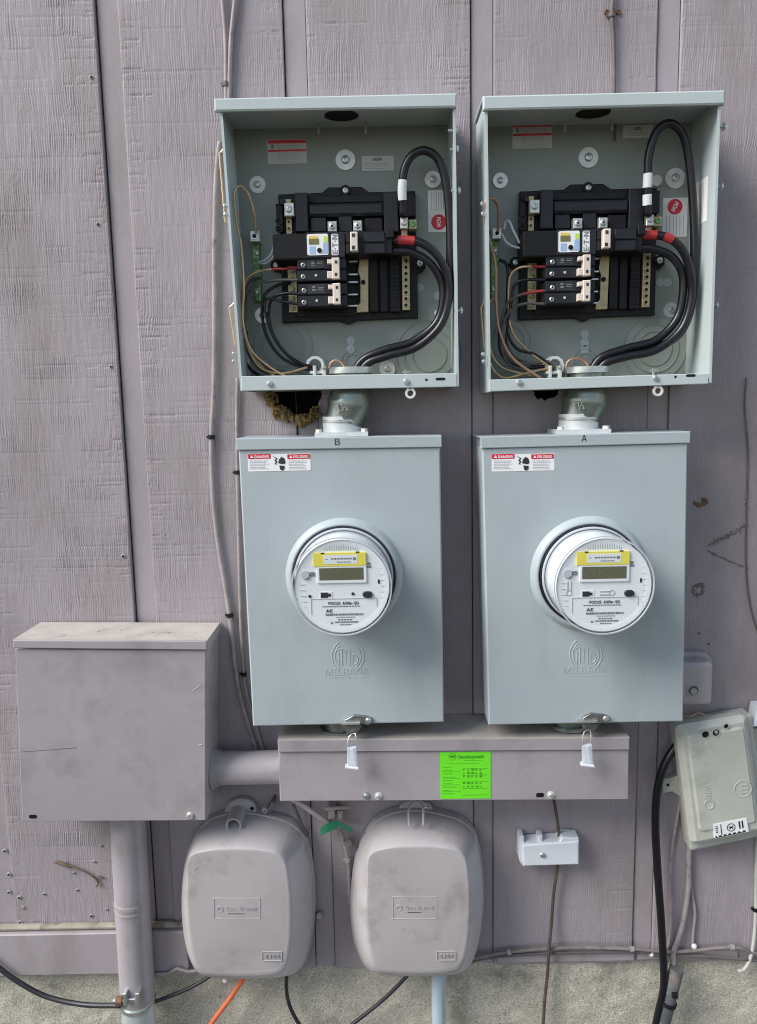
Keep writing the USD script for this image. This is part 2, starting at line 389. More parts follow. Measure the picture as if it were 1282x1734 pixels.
def field(x0, x1, z0, z1, seed, dx, dz, deep=1.0):
    nx = max(4, int((x1 - x0) / dx)); nz = max(4, int((z1 - z0) / dz))
    x = np.linspace(x0, x1, nx); z = np.linspace(z0, z1, nz)
    Xg, Zg = np.meshgrid(x, z); r = np.random.default_rng(seed)
    cuts = [z0]
    while cuts[-1] < z1: cuts.append(cuts[-1] + r.choice([.007, .012, .018, .028, .04], p=[.2, .3, .25, .15, .1]) * r.uniform(.8, 1.2))
    cuts = np.array(cuts)
    rel = (Xg - x0) / (x1 - x0)
    off = r.uniform(0, 40, len(cuts) + 1); ampb = r.uniform(.55, 1.25, len(cuts) + 1)
    band = np.searchsorted(cuts, Zg)
    same = meshkit.noise(np.stack([Xg / .06, Zg / .05, 0 * Xg], -1), seed + 5) > .52
    warp = (meshkit.fbm(np.stack([Xg / .06, Zg / .16, 0 * Xg], -1), 3, seed) - .5) * .013
    ph = np.where(same, off[band] * .11, 0)
    fine = (meshkit.noise(np.stack([Xg / .012, Zg / .03, 0 * Xg], -1), seed + 6) - .5) * .0026
    wave = np.sin(2 * math.pi * ((Xg + warp + fine) / .0074 + ph))
    rib = .5 * (1 - np.abs(wave)) ** 1.0 * -1 + .25
    rib2 = meshkit.noise(np.stack([(Xg + warp) / .0030, Zg / .03, 0 * Xg], -1), seed + 2) - .5
    amp = .0019 * deep * np.clip(meshkit.fbm(np.stack([Xg / .05, Zg / .07, 0 * Xg], -1), 3, seed + 3) * 2.2 - .45, .32, 1.15) * ampb[band]
    h = rib * amp + rib2 * .00045
    def cut(c, i, msk, depth, w):
        k = np.abs(z - c) < .006
        if k.any():
            zz = z[k][:, None] - c + (meshkit.noise(np.stack([x / .02, 0 * x + i, 0 * x], -1), seed) - .5) * .0012
            h[k] -= depth * np.exp(-(zz / w) ** 2) * msk[None]
    for i, c in enumerate(cuts):                       # long faint saw marks
        msk = np.clip((meshkit.noise(np.stack([x / .05 + i * 13.7, 0 * x, 0 * x], -1), seed + 9) - .42) / .1, 0, 1)
        cut(c, i, msk, .00048 * r.uniform(.3, 1.4), .0010)
    c, i = z0, 0
    while c < z1:                                      # short deep nicks crowding towards the edges of the sheet
        c += r.uniform(.005, .014); i += 1
        L = r.uniform(.010, .060); a_ = x1 - L if r.random() < .62 else x0
        msk = np.clip((x - a_) / .004, 0, 1) * np.clip((a_ + L - x) / .004, 0, 1)
        msk = msk * np.clip((meshkit.noise(np.stack([x / .011 + i * 7.1, 0 * x, 0 * x], -1), seed + 11) - .25) / .12, 0, 1)
        cut(c, i + 900, msk, .0010 * r.uniform(.3, 1.2), .0010)
    h += (meshkit.fbm(np.stack([Xg / .2, Zg / .3, 0 * Xg], -1), 3, seed + 4) - .5) * .0014
    e = np.minimum(rel * (x1 - x0), (1 - rel) * (x1 - x0))
    h -= .0007 * np.exp(-(e / .0018))
    v = np.stack([Xg, -h, Zg], -1).reshape(-1, 3)
    i = np.arange(nx * nz).reshape(nz, nx)
    a, b, c, d = i[:-1, :-1].ravel(), i[:-1, 1:].ravel(), i[1:, 1:].ravel(), i[1:, :-1].ravel()
    f = np.concatenate([np.stack([a, b, c], 1), np.stack([a, c, d], 1)])
    cen = v[f].mean(1)[:, [0, 2]]
    for hp in HOLES:
        jag = cen + (meshkit.noise(np.concatenate([cen / .006, 0 * cen[:, :1]], 1), 3)[:, None] - .5) * .006
        bb = (cen[:, 0] > hp[:, 0].min() - .01) & (cen[:, 0] < hp[:, 0].max() + .01) & (cen[:, 1] > hp[:, 1].min() - .01) & (cen[:, 1] < hp[:, 1].max() + .01)
        if bb.any():
            from shapely import contains_xy
            kill = np.zeros(len(f), bool); kill[bb] = contains_xy(Polygon(hp), jag[bb, 0], jag[bb, 1]); f = f[~kill]; cen = cen[~kill]
    # returned edges left, right and bottom
    vs, fs, n0 = [v], [f], len(v)
    for edge, flip in ((i[:, 0], False), (i[:, -1], True), (i[0, :], True)):
        back = v[edge].copy(); back[:, 1] = .011
        k = np.arange(len(edge) - 1); A, B = edge[:-1], edge[1:]; C, D = n0 + k + 1, n0 + k
        q = np.concatenate([np.stack([A, B, C], 1), np.stack([A, C, D], 1)])
        fs.append(q[:, ::-1] if flip else q); vs.append(back); n0 += len(back)
    return trimesh.Trimesh(np.concatenate(vs), np.concatenate(fs), process=False)

panels = {}
for k in range(-4, 7):
    xa, xb = X0 + STEP * k, X0 + STEP * (k + 1)
    seen = -1 <= k <= 3
    f = field(xa + CH, xb, ZB, ZT, 50 + k, .00122 if seen else .012, .0021 if seen else .02, 1.25 if k == -1 else 1.0)
    panels[k] = wall.add('siding_panel', f, 'siding_paint', smooth=50)
    gap = .0030 if k == 0 else .0018
    dS = -.0038 if k else -.0062
    if k == 1:
        for za, zb_ in ((ZB, P(520, 704, 0)[2]), (P(520, 645, 0)[2], ZT)): wall.add('channel_strip', prism(rrect(xa + gap, za, xa + CH - .0008, zb_), dS, -.011, .0012), 'strip_paint', panels[k])
        continue
    wall.add('channel_strip', prism(rrect(xa + gap, ZB, xa + CH - .0008, ZT), dS, -.0115, .0012), 'strip_paint', panels[k])
wall.add('backing_sheet', box3(X0 - 4.2 * STEP, X0 + 7.2 * STEP, -.075, -.07, ZB, ZT), 'cavity_dark')  # near-black sheet behind the openings; their darkness is put into its colour
wall.add('backing_sheet', [box3(X0 - 4.2 * STEP, P(455, 690, 0)[0], -.024, -.012, ZB, ZT), box3(P(556, 690, 0)[0], P(888, 690, 0)[0], -.024, -.012, ZB, ZT), box3(P(958, 690, 0)[0], X0 + 7.2 * STEP, -.024, -.012, ZB, ZT),
                       box3(P(455, 690, 0)[0], P(556, 690, 0)[0], -.024, -.012, ZB, P(500, 712, 0)[2]), box3(P(888, 690, 0)[0], P(958, 690, 0)[0], -.024, -.012, ZB, P(920, 700, 0)[2]),
                       box3(P(455, 690, 0)[0], P(556, 690, 0)[0], -.024, -.012, P(500, 632, 0)[2], ZT), box3(P(888, 690, 0)[0], P(958, 690, 0)[0], -.024, -.012, P(920, 632, 0)[2], ZT)], 'sheathing_wood')
# nails in the siding
for (u, v, k, big) in [(8, 1441, -1, 1), (15, 1481, -1, 1), (15, 1511, -1, 1), (33, 1520, -1, 1), (40, 1537, -1, 0), (75, 1514, -1, 0), (34, 1562, -1, 1), (172, 1432, -1, 0), (160, 1459, -1, 0),
                       (126, 1478, -1, 0), (131, 1507, -1, 0), (155, 1551, -1, 1), (181, 1540, -1, 0), (209, 942, -1, 1), (155, 131, -1, 0), (166, 380, -1, 0), (188, 621, -1, 0),
                       (1262, 852, 3, 0), (1200, 1090, 3, 0), (1184, 1072, 3, 0), (1264, 962, 3, 1)]:
    at = P(u, v, .0002); r = .0042 if big else .0030
    wall.add('nail_head', lathe([(r, -.001), (r * .95, .0012), (r * .62, .0018), (r * .55, .0002), (0, .0000)], at, 16), 'mauve_metal', panels[k])
    wall.add('nail_hole', disc(at + [0, -.0003, 0], r * .52, .0004, 12), 'soft_black', panels[k])
# skirting board along the foot at the left
sk0, sk1 = X0 - 4 * STEP, P(318, 1610, .02)[0]
zt0, zb0 = P(120, 1582, .02)[2], P(120, 1652, .02)[2]
wall.add('skirt_board', [prism(rrect(sk0, zb0, sk1, zt0), .019, .001, .002)], 'strip_paint')
led = field(sk0, sk1, zt0 - .001, zt0 + .012, 3, .006, .003)
wall.add('ledge', [prism(rrect(sk0, zt0 + .0003, sk1, zt0 + .011), .012, .002, .004)], 'ledge_dirt')
wall.add('lath', block(842, 1612, 1074, 1629, .006, .0012, .001), 'strip_paint')
wall.add('lath', block(1080, 1613, 1250, 1624, .004, .0012, .001), 'strip_paint')

# foundation and ground
fx = np.linspace(-2.0, 2.2, 560); fz = np.linspace(-.05, ZB + .02, 110)
FX, FZ = np.meshgrid(fx, fz)
fh = (meshkit.fbm(np.stack([FX / .02, FZ / .02, 0 * FX], -1), 4, 4) - .5) * .006 + (meshkit.fbm(np.stack([FX / .2, FZ / .2, 0 * FX], -1), 3, 5) - .5) * .008
fv = np.stack([FX, .006 - fh, FZ], -1).reshape(-1, 3); ii = np.arange(fv.shape[0]).reshape(len(fz), len(fx))
ff = np.concatenate([np.stack([ii[:-1, :-1].ravel(), ii[:-1, 1:].ravel(), ii[1:, 1:].ravel()], 1), np.stack([ii[:-1, :-1].ravel(), ii[1:, 1:].ravel(), ii[1:, :-1].ravel()], 1)])
solo('foundation', 'weathered tan concrete foundation below the siding', 'foundation', trimesh.Trimesh(fv, ff, process=False), 'concrete', kind='structure', smooth=True)
gx = np.linspace(-30, 30, 60); gy = np.linspace(-40, .03, 60); GX, GY = np.meshgrid(gx, gy)
gz = (meshkit.fbm(np.stack([GX, GY, 0 * GX], -1), 3, 8) - .5) * .05
gv = np.stack([GX, GY, gz], -1).reshape(-1, 3); ii = np.arange(gv.shape[0]).reshape(60, 60)
gf = np.concatenate([np.stack([ii[:-1, :-1].ravel(), ii[:-1, 1:].ravel(), ii[1:, 1:].ravel()], 1), np.stack([ii[:-1, :-1].ravel(), ii[1:, 1:].ravel(), ii[1:, :-1].ravel()], 1)])
solo('ground', 'bare soil at the foot of the wall', 'ground', trimesh.Trimesh(gv, gf, process=False), 'soil', kind='structure', smooth=True)

# ------------------------------------------------------------------ breaker panels (open load centres)
DF = .108
def side_wall(pa, pb, th, inward):
    """Sheet standing out from the wall along the line pa-pb (x, z), from depth .006 to DF, with a folded front lip."""
    pa, pb = np.array(pa), np.array(pb); t = (pb - pa) / np.linalg.norm(pb - pa); n = np.array([-t[1], t[0]]) * inward
    q = np.array([pa, pb, pb + n * th, pa + n * th]); lip = np.array([pa, pb, pb + n * .004, pa + n * .004])
    return cat(prism(q, DF - .0012, .006), prism(lip, DF, DF - .0012))

def knock(t, u, v, d, rr, Mp, parent):
    for r in rr: t.add('knockout_ring', ring(Mp(u, v, d - .0002), r, r - .0022, .0018), 'grey_inside_shaded', parent)

def breaker_panel(which, quad, hood, flange, off, label):
    Mp = shifted(off)
    q = pp(quad, DF)                                    # TL TR BR BL
    TL, TR, BR, BL = q
    t = Thing('breaker_panel', label, 'breaker panel', [(BL[0] + BR[0]) / 2, 0, min(BL[1], BR[1])], None)
    back = t.add('back_panel', prism([TL, TR, BR, BL], .0075, .0045), 'grey_inside_shaded')
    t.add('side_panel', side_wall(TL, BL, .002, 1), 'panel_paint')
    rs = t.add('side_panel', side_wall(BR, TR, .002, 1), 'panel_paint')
    # top with its round opening, seen from below
    xm = Mp(578, 190, .055)[0]; hp = pp(hood, DF + .006); zt = hp[:, 1].max() - .0065
    s = Polygon([(TL[0], .006), (TR[0], .006), (TR[0], DF), (TL[0], DF)]).difference(Point(xm, .055).buffer(.0275))
    top = trimesh.creation.extrude_polygon(s, .002, engine='earcut'); vv = np.array(top.vertices); top.vertices = np.stack([vv[:, 0], -vv[:, 1], vv[:, 2] + zt - .002], 1); top.invert()
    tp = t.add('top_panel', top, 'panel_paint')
    t.add('hub_plate', box3(xm - .05, xm + .05, .012, .1, zt + .0005, zt + .003), 'soft_black', tp)
    for sx_ in (-.038, .038):
        t.add('screw_post', stick(np.array([xm + sx_, -.03, zt - .002]), np.array([xm + sx_, -.03, zt - .02]), .0022), 'zinc', tp)
    hp = pp(hood, DF + .006)
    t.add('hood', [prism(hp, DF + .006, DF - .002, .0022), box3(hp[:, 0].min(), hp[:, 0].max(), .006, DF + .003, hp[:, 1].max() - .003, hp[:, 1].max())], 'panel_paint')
    fp = pp(flange, DF + .001)
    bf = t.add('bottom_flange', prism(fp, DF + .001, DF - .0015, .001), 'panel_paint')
    t.add('bottom_panel', prism([BL + [0, .004], BR + [0, .004], BR + [0, .006], BL + [0, .006]], DF - .0016, .006), 'grey_inside_shaded')
    return t, back, rs, bf, Mp

def flange_bits(t, bf, s1, s2, s3, tab, hole1, slot):
    for (u, v) in (s1, s2): t.add('screw', screwhead(P(u, v, DF + .001), .0048, .0035), 'zinc', bf)
    t.add('slot', block(hole1[0] - 2, hole1[1] - 2, hole1[0] + 2, hole1[1] + 2, DF + .0013, DF, 0, .001), 'soft_black', bf)
    t.add('slot', block(slot[0] - 8, slot[1] - 2.5, slot[0] + 8, slot[1] + 2, DF + .0013, DF, 0, .0018), 'soft_black', bf)
    t.add('clip', [block(s3[0] - 7, s3[1] - 3, s3[0] + 8, s3[1] - 1, DF - .004, DF - .012, .0003), block(s3[0] - 3, s3[1] - 5, s3[0], s3[1] + 7, DF - .004, DF - .006, .0003)], 'zinc', bf)
    u, v = tab
    t.add('lock_tab', [ring(P(u, v + 3, DF - .004), .0088, .0045, .0025, 24), block(u - 6, v - 11, u + 6, v - 4, DF - .0015, DF - .004, .0004)], 'zinc_white', bf)

def washer(t, back, u, v, d, r, mat_='aluminium'):
    at = P(u, v, d); w = t.add('washer', disc(at, r, .0022), mat_, back)
    t.add('screw', screwhead(at + [0, -.0022, 0], r * .40, .004), 'zinc', w)

def interior(t, Mp, tall_left):
    """The black bus base with its bars, lugs and breakers; all coordinates are those of the left panel."""
    B = lambda ua, va, ub, vb, d1, d0, b=.001, r=0: block(ua, va, ub, vb, d1, d0, b, r, Mp)
    base = t.add('bus_base', [prism(pp([(471, 329), (545, 326), (556, 317), (612, 316), (625, 325), (703, 323), (706, 440), (716, 441), (722, 452), (714, 460), (707, 461), (708, 538), (604, 542), (590, 549), (574, 543), (478, 546), (477, 460), (464, 458), (458, 450), (465, 442), (476, 441)], .022, Mp), .022, .0075, .0012)], 'black_plastic')
    for u, v in ((585, 323), (711, 446), (467, 449)):
        t.add('screw_boss', disc(Mp(u, v, .022), .0085, .004, 24), 'soft_black', base)
        t.add('screw', screwhead(Mp(u, v, .026), .0050, .0035), 'zinc', base)
    for args in ((500, 326, 521, 392, .046, .022), (650, 325, 674, 392, .044, .022), (521, 343, 650, 365, .044, .022, .004), (521, 330, 650, 343, .030, .022), (676, 328, 704, 366, .036, .022), (468, 345, 479, 390, .034, .022), (526, 368, 552, 392, .040, .022), (574, 366, 596, 392, .042, .022), (618, 368, 648, 392, .038, .022),
                 (500, 436, 604, 536, .026, .022), (625, 436, 640, 528, .034, .022), (643, 436, 657, 528, .030, .022), (660, 436, 677, 528, .034, .022), (473, 336, 481, 346, .04, .022)):
        t.add('moulding', B(*args), 'dark_plastic' if args[4] > .0395 else 'black_plastic', base)
    for k in range(6): t.add('socket', B(661, 441 + k * 14, 674, 450 + k * 14, .0352, .033, .0005), 'soft_black', base)
    for v in (375, 388): t.add('socket', ring(Mp(473, v, .034), .0065, .0038, .003, 20), 'dark_plastic', base)
    # neutral bars
    nb = t.add('neutral_bar', B(484, 337, 494, 396, .030, .022, .0005), 'brass')
    for v in (376, 387): t.add('bar_screw', ring(Mp(489, v, .030), .0034, .0018, .0016, 16), 'brass', nb); t.add('bar_hole', disc(Mp(489, v, .0301), .0018, .0004, 12), 'soft_black', nb)
    t.add('lug', B(481, 343, 498, 366, .046, .030, .0012), 'aluminium', nb)
    t.add('lug_screw', screwhead(Mp(489, 354, .046), .0055, .003), 'zinc', nb)
    nb = t.add('neutral_bar', B(488, 450, 503, 529, .030, .022, .0005), 'brass')
    for k in range(5): t.add('bar_screw', screwhead(Mp(495.5, 458 + k * 16, .030), .0044, .003), 'brass', nb)
    nb = t.add('neutral_bar', B(681, 434, 694, 525, .034, .022, .0005), 'brass')
    for k in range(8): t.add('bar_screw', ring(Mp(687.5, 442 + k * 10.7, .034), .0046, .0026, .0025, 18), 'brass', nb); t.add('bar_hole', disc(Mp(687.5, 442 + k * 10.7, .0341), .0026, .0006, 12), 'soft_black', nb)
    # incoming lugs
    for ua, va in ((555, 374), (598, 373)):
        lg = t.add('lug', B(ua, va, ua + 15, va + 18, .050, .03, .0012), 'aluminium')
        t.add('lug_screw', screwhead(Mp(ua + 7.5, va + 9, .050), .0052, .002), 'zinc', lg); t.add('bar_hole', disc(Mp(ua + 7.5, va + 9, .0512), .0024, .0004, 14), 'soft_black', lg)
    lg = t.add('lug', B(678, 368, 691, 387, .050, .022, .0012), 'aluminium'); t.add('lug_screw', screwhead(Mp(684.5, 376, .050), .0055, .0026), 'zinc', lg)
    t.add('copper_strap', B(680, 386, 690, 402, .042, .03, .0006), 'wire_copper', lg)
    lg = t.add('lug', B(692, 371, 706, 388, .046, .022, .0012), 'brass'); t.add('green_screw', screwhead(Mp(699, 379, .046), .0052, .003), 'green_metal', lg)
    # bus bar
    bb = t.add('bus_bar', prism(pp([(609, 436), (624, 436), (624, 528), (604, 529), (604, 519), (610, 512), (610, 470), (606, 460)], .033, Mp), .033, .022, .0006), 'brass')
    t.add('bar_hole', disc(Mp(615, 478, .0332), .0040, .0005, 18), 'soft_black', bb)
    for v in (441, 463, 476, 497, 516): t.add('bus_finger', B(590, v, 606, v + 3, .036, .026, .0004), 'zinc', bb)
    # surge module and main breaker
    sm = t.add('surge_module', B(462, 395, 582, 439, .079, .026, .002, .003), 'soft_black')
    t.add('module_step', B(518, 393, 584, 436, .0815, .079, .0008, .001), 'dark_plastic', sm)
    st = t.add('sticker', B(520, 396, 556, 432, .0820, .0813, 0, .003), 'paper_white', sm)
    for nm, a, m_ in (('print_patch', (523, 399, 538, 404), 'print_yellow'), ('print_patch', (523, 404, 540, 414), 'print_olive'), ('print_patch', (524, 417, 534, 430), 'print_blue'), ('print_patch', (548, 400, 555, 410), 'print_lime'), ('print_patch', (547, 411, 555, 429), 'print_blue')):
        t.add(nm, B(*a, .0824, .0818, 0, .0006), m_, sm)
    t.add('test_button', disc(Mp(541, 424, .082), .0038, .0014, 20), 'soft_black', sm)
    t.add('sticker', B(561, 396, 573, 432, .0820, .0813, 0, .002), 'paper_white', sm)
    t.add('brand_print', words('E·T·N', 551, 409, 583, 418, .0821, Mp, 90, True, .0004), 'print_grey', sm)
    mb = t.add('main_breaker', [B(584, 391, 664, 430, .078, .026, .0015, .002)], 'black_plastic')
    for v in (393, 412): t.add('pole_cover', B(616, v, 652, v + 17, .0815, .078, .0012, .001), 'dark_plastic', mb)
    for v in (394, 413): t.add('pole_cover', B(585, v, 592, v + 16, .0800, .078, .0006), 'dark_plastic', mb)
    t.add('terminal_guard', B(654, 386, 667, 402, .083, .05, .001), 'soft_black', mb)
    hd = t.add('switch_handle', B(593, 392, 606, 425, .0905, .078, .0015, .0015), 'beige_plastic', mb)
    for v in (395, 416): t.add('switch_mark', B(596, v, 601, v + 6, .0909, .0902, 0), 'print_black', mb)
    # two double-pole breakers
    for z0, du in ((437, 0), (480, 1.5)):
        br = t.add('breaker', [B(503 + du, z0, 586 + du, z0 + 18.6, .076, .026, .0012), B(503 + du, z0 + 20, 586 + du, z0 + 38.6, .076, .026, .0012)], 'dark_plastic')
        t.add('breaker_label', [B(520 + du, z0 + 1.5, 549 + du, z0 + 17, .0766, .0758, 0)], 'breaker_face', br)
        t.add('small_print', [lines(527 + du, z0 + 4, 533 + du, z0 + 13, 4, .0768, Mp, 3), lines(537 + du, z0 + 5, 547 + du, z0 + 11, 2, .0768, Mp, 4), B(533 + du, z0 + 27, 537 + du, z0 + 31, .0769, .0765, 0)], 'sticker_grey', br)
        t.add('switch_handle', [B(562 + du, z0 - 1, 575 + du, z0 + 35, .0875, .074, .0012, .0012), B(554 + du, z0 + 2, 563 + du, z0 + 9, .0865, .074, .0008), B(554 + du, z0 + 22, 563 + du, z0 + 34, .0865, .074, .0008)], 'beige_plastic', br)
        for v in (z0 + 4, z0 + 25): t.add('switch_mark', B(567 + du, v, 571 + du, v + 5, .0879, .0872, 0), 'print_black', br)
        for v in (z0 + 13, z0 + 33):
            t.add('terminal_screw', screwhead(Mp(514 + du, v, .070), .0046, .0085), 'zinc', br)
    # grounding bar
    gb = t.add('ground_bar', B(429, 412, 441, 511, .018, .0075, .0008), 'green_metal')
    for k in range(9): t.add('bar_screw', screwhead(Mp(435, 418 + k * 11, .018), .0040, .003), ('green_metal', 'zinc', 'green_metal')[k % 3], gb)
    t.add('lug', B(423, 390, 439, 409, .034, .0075, .0012), 'aluminium', gb); t.add('lug_screw', ring(Mp(431, 400, .034), .0060, .0032, .0022, 20), 'zinc', gb)
    t.add('bar_hole', disc(Mp(431, 400, .0341), .0030, .0004, 14), 'soft_black', gb)

def stickers(t, back, rs, a, name_, mcm, top_circle):
    """Warning card, name plate and bond notice on the back of the panel."""
    d = .0082
    (ua, va, ub, vb) = a; h = vb - va
    w = t.add('warning_card', block(ua, va, ub, vb, d, .0074, 0), 'sticker_grey', back, label='white card with two red bands')
    t.add('red_band', [block(ua + 1, va + .02 * h, ub - 1, va + .16 * h, d + .0003, d - .0002, 0), block(ua + 1, va + .42 * h, ub - 1, va + .50 * h, d + .0003, d - .0002, 0)], 'print_red', back)
    t.add('small_print', [lines(ua + 16, va + .2 * h, ub - 3, va + .4 * h, 3, d + .0002, P, 5), lines(ua + 16, va + .54 * h, ub - 3, va + .96 * h, 5, d + .0002, P, 6), block(ua + 6, va + .2 * h, ua + 11, va + .38 * h, d + .0003, d - .0002, 0)], 'print_grey', back)
    (ua, va, ub, vb) = name_
    t.add('name_plate', block(ua, va, ub, vb, d, .0074, 0), 'sticker_grey', back)
    t.add('small_print', [lines(ua + 5, va + 10, ub - 4, vb - 2, 3, d + .0002, P, 7), block(ua + 18, va + 3, ub - 20, va + 8, d + .0003, d - .0002, 0, .002)], 'print_grey', back)
    (ua, va, ub, vb), rot = mcm, -2
    t.add('bond_notice', block(ua, va, ub, vb, d, .0074, 0), 'paper_dim', back)
    cx, cy = (ua + ub) / 2, (va + 15 if top_circle else vb - 17)
    if not top_circle: cx = ub - 14
    t.add('red_circle', disc(P(cx, cy, d), .0125, .0004), 'print_red', back)
    t.add('red_circle_letters', words('MCM', cx - 8, cy - 3.5, cx + 8, cy + 3.5, d + .0004, P, 90 if not top_circle else 60, True, .0003), 'paper_white', back)
    y0, y1 = (va + 30, vb - 4) if top_circle else (va + 4, vb - 36)
    t.add('small_print', [lines(ua + 4, y0, ub - 4, y1, 6, d + .0002, P, 8, .7, True)], 'print_grey', back)

ANCH = P(995, 318, .022) - P(585, 323, .022)
pB = breaker_panel('B', [(371, 172), (771, 166), (777, 654), (407, 662)], [(362, 166), (774, 157), (773, 181), (363, 188)], [(408, 637), (773, 632), (774, 655), (408, 662)], np.zeros(3), 'open grey breaker panel with its wiring, above the meter box marked B')
pA = breaker_panel('A', [(821, 172), (1221, 164), (1205, 648), (827, 664)], [(818, 162), (1228, 152), (1228, 176), (818, 186)], [(828, 643), (1200, 632), (1200, 650), (828, 663)], ANCH, 'open grey breaker panel with white sticker on its side wall, above meter box marked A')
for (t, back, rs, bf, Mp), kn, wa, st in ((pB, ((480, 585, (.050, .036)), (727, 600, (.058, .044, .03)), (597, 612, (.020, .013))), [(585, 271, .0165, 'aluminium'), (436, 313, .0135, 'zinc_white'), (733, 304, .0135, 'aluminium'), (445, 534, .0135, 'aluminium'), (740, 531, .0155, 'grey_inside_shaded'), (656, 625, .0135, 'aluminium')], ((453, 236, 519, 277), (613, 264, 667, 289), (725, 322, 757, 393), False)),
                                         (pA, ((860, 580, (.040, .030)), (1108, 590, (.055, .042, .03)), (990, 610, (.020, .013))), [(996, 267, .0165, 'aluminium'), (847, 306, .0125, 'aluminium'), (1143, 302, .0165, 'aluminium'), (1136, 525, .0125, 'grey_paint')], ((868, 208, 935, 251), (1055, 212, 1106, 233), (1122, 335, 1164, 401), True))):
    for u, v, rr in kn: knock(t, u, v, .0075, rr, P, back)
    for w in wa: washer(t, back, w[0], w[1], .0078, w[2] * 1.02, w[3])
    stickers(t, back, rs, *st)
    interior(t, Mp, 0)
for (u, v) in ((594, 577), (594, 591), (710, 487), (742, 501)): pB[0].add('dimple', disc(P(u, v, .0075), .0075, .0012, 20), 'grey_paint', pB[1])
for (u, v) in ((990, 566), (990, 580), (990, 592), (1117, 478), (1130, 478)): pA[0].add('dimple', disc(P(u, v, .0075), .0075, .0012, 20), 'grey_paint', pA[1])
pA[0].add('snap_post', disc(P(1108, 309, .0078), .009, .012, 20), 'sticker_grey', pA[1])
flange_bits(pB[0], pB[3], (457, 650), (688, 646), (688, 632), (695, 663), (722, 643), (746, 642))
flange_bits(pA[0], pA[3], (879, 648), (1110, 640), (1108, 629), (1114, 659), (1144, 638), (1170, 636))
# screws through the right side walls
for t, rsp, pts in ((pB[0], pB[2], ((763, 221, 772, 221, .10), (766, 253, 774, 252, .085), (768, 323, 777, 324, .09), (774, 526, 781, 526, .09))), (pA[0], pA[2], ((1214, 215, 1226, 213, .09), (1200, 246, 1211, 246, .06), (1210, 316, 1221, 316, .08), (1204, 517, 1213, 517, .09)))):
    for (ua, va, ub, vb, d) in pts:
        a, b = P(ua, va, d), P(ub, vb, d); b[2] = a[2]
        t.add('side_screw', [stick(a - [.004, 0, 0], b, .0021, 8), sweep(np.array([b - [.0012, 0, 0], b + [.0025, 0, 0]]), [.0065, .0045], 12)], 'zinc', rsp)
# pale bowed door rods hooked on the left side walls
for t, e, (ta, tb) in ((pB[0], ((368, 262, 377, 372), (385, 523, 395, 585)), pp([(371, 172), (407, 662)], DF)), (pA[0], ((812, 262, 816, 352), (811, 522, 816, 588)), pp([(821, 172), (827, 664)], DF))):
    for (ua, va, ub, vb) in e:
        a, b = P(ua, va, .07) + [.0035, 0, 0], P(ub, vb, .07) + [.0035, 0, 0]
        def hook(p, dz): return np.array([ta[0] + (tb[0] - ta[0]) * (ta[1] - p[2]) / (ta[1] - tb[1]) + .001, p[1], p[2] + dz])
        t.add('door_rod', [sweep(spline([hook(a, .016), a + [.002, 0, .003], a, a * .5 + b * .5, b, b + [.002, 0, -.003], hook(b, -.016)], .004), .0014, 8)], 'wire_tan')
for t, pts in ((pB[0], ((381, 349), (382, 363), (396, 599), (396, 612))), (pA[0], ((817, 345), (818, 362), (818, 600), (819, 612)))):
    for u, v in pts: t.add('rivet', screwhead(P(u, v, DF - .001), .0034, .0025, 12), 'zinc')
# white sticker on the right side wall of the right panel
xr = P(1191, 340, .06)[0]
def on_side(d0, d1, v0, v1, u):
    za, zb = P(u, v0, .05)[2], P(u, v1, .05)[2]; Tq = pp([(1221, 172), (1205, 648)], DF)
    def xs(z): return Tq[0, 0] + (Tq[1, 0] - Tq[0, 0]) * (Tq[0, 1] - z) / (Tq[0, 1] - Tq[1, 1]) - .0026
    vv = np.array([[xs(za), -d0, za], [xs(za), -d1, za], [xs(zb), -d1, zb], [xs(zb), -d0, zb]])
    back_ = vv + [.0005, 0, 0]; allv = np.vstack([vv, back_])
    return trimesh.Trimesh(allv, np.array([[0, 1, 2], [0, 2, 3], [4, 6, 5], [4, 7, 6], [0, 4, 5], [0, 5, 1], [2, 6, 7], [2, 7, 3], [0, 3, 7], [0, 7, 4], [1, 5, 6], [1, 6, 2]]), process=False)
pA[0].add('side_sticker', on_side(.02, .075, 305, 380, 1190), 'paper_white', pA[2])
pA[0].add('small_print', [on_side(.028 + k * .008, .029 + k * .008, 312, 372, 1190) for k in range(5)], 'print_grey', pA[2])

# ------------------------------------------------------------------ cables inside the panels
def cable(name, label, cat_, pts, r, m_, group=None, tapes=(), seg=12, Mp=P):
    c = spline([Mp(*p) for p in pts], .005)
    if not tapes: return solo(name, label, cat_, sweep(c, r, seg), m_, group, smooth=True)
    t = Thing(name, label, cat_, c[0], group)
    t.add('insulation', sweep(c, r, seg), m_, smooth=True)
    for (a, b, tm) in tapes:
        i, j = int(a * len(c)), max(int(a * len(c)) + 2, int(b * len(c))); t.add('tape', sweep(c[i:j + 1], r * 1.09, seg), tm, smooth=40)

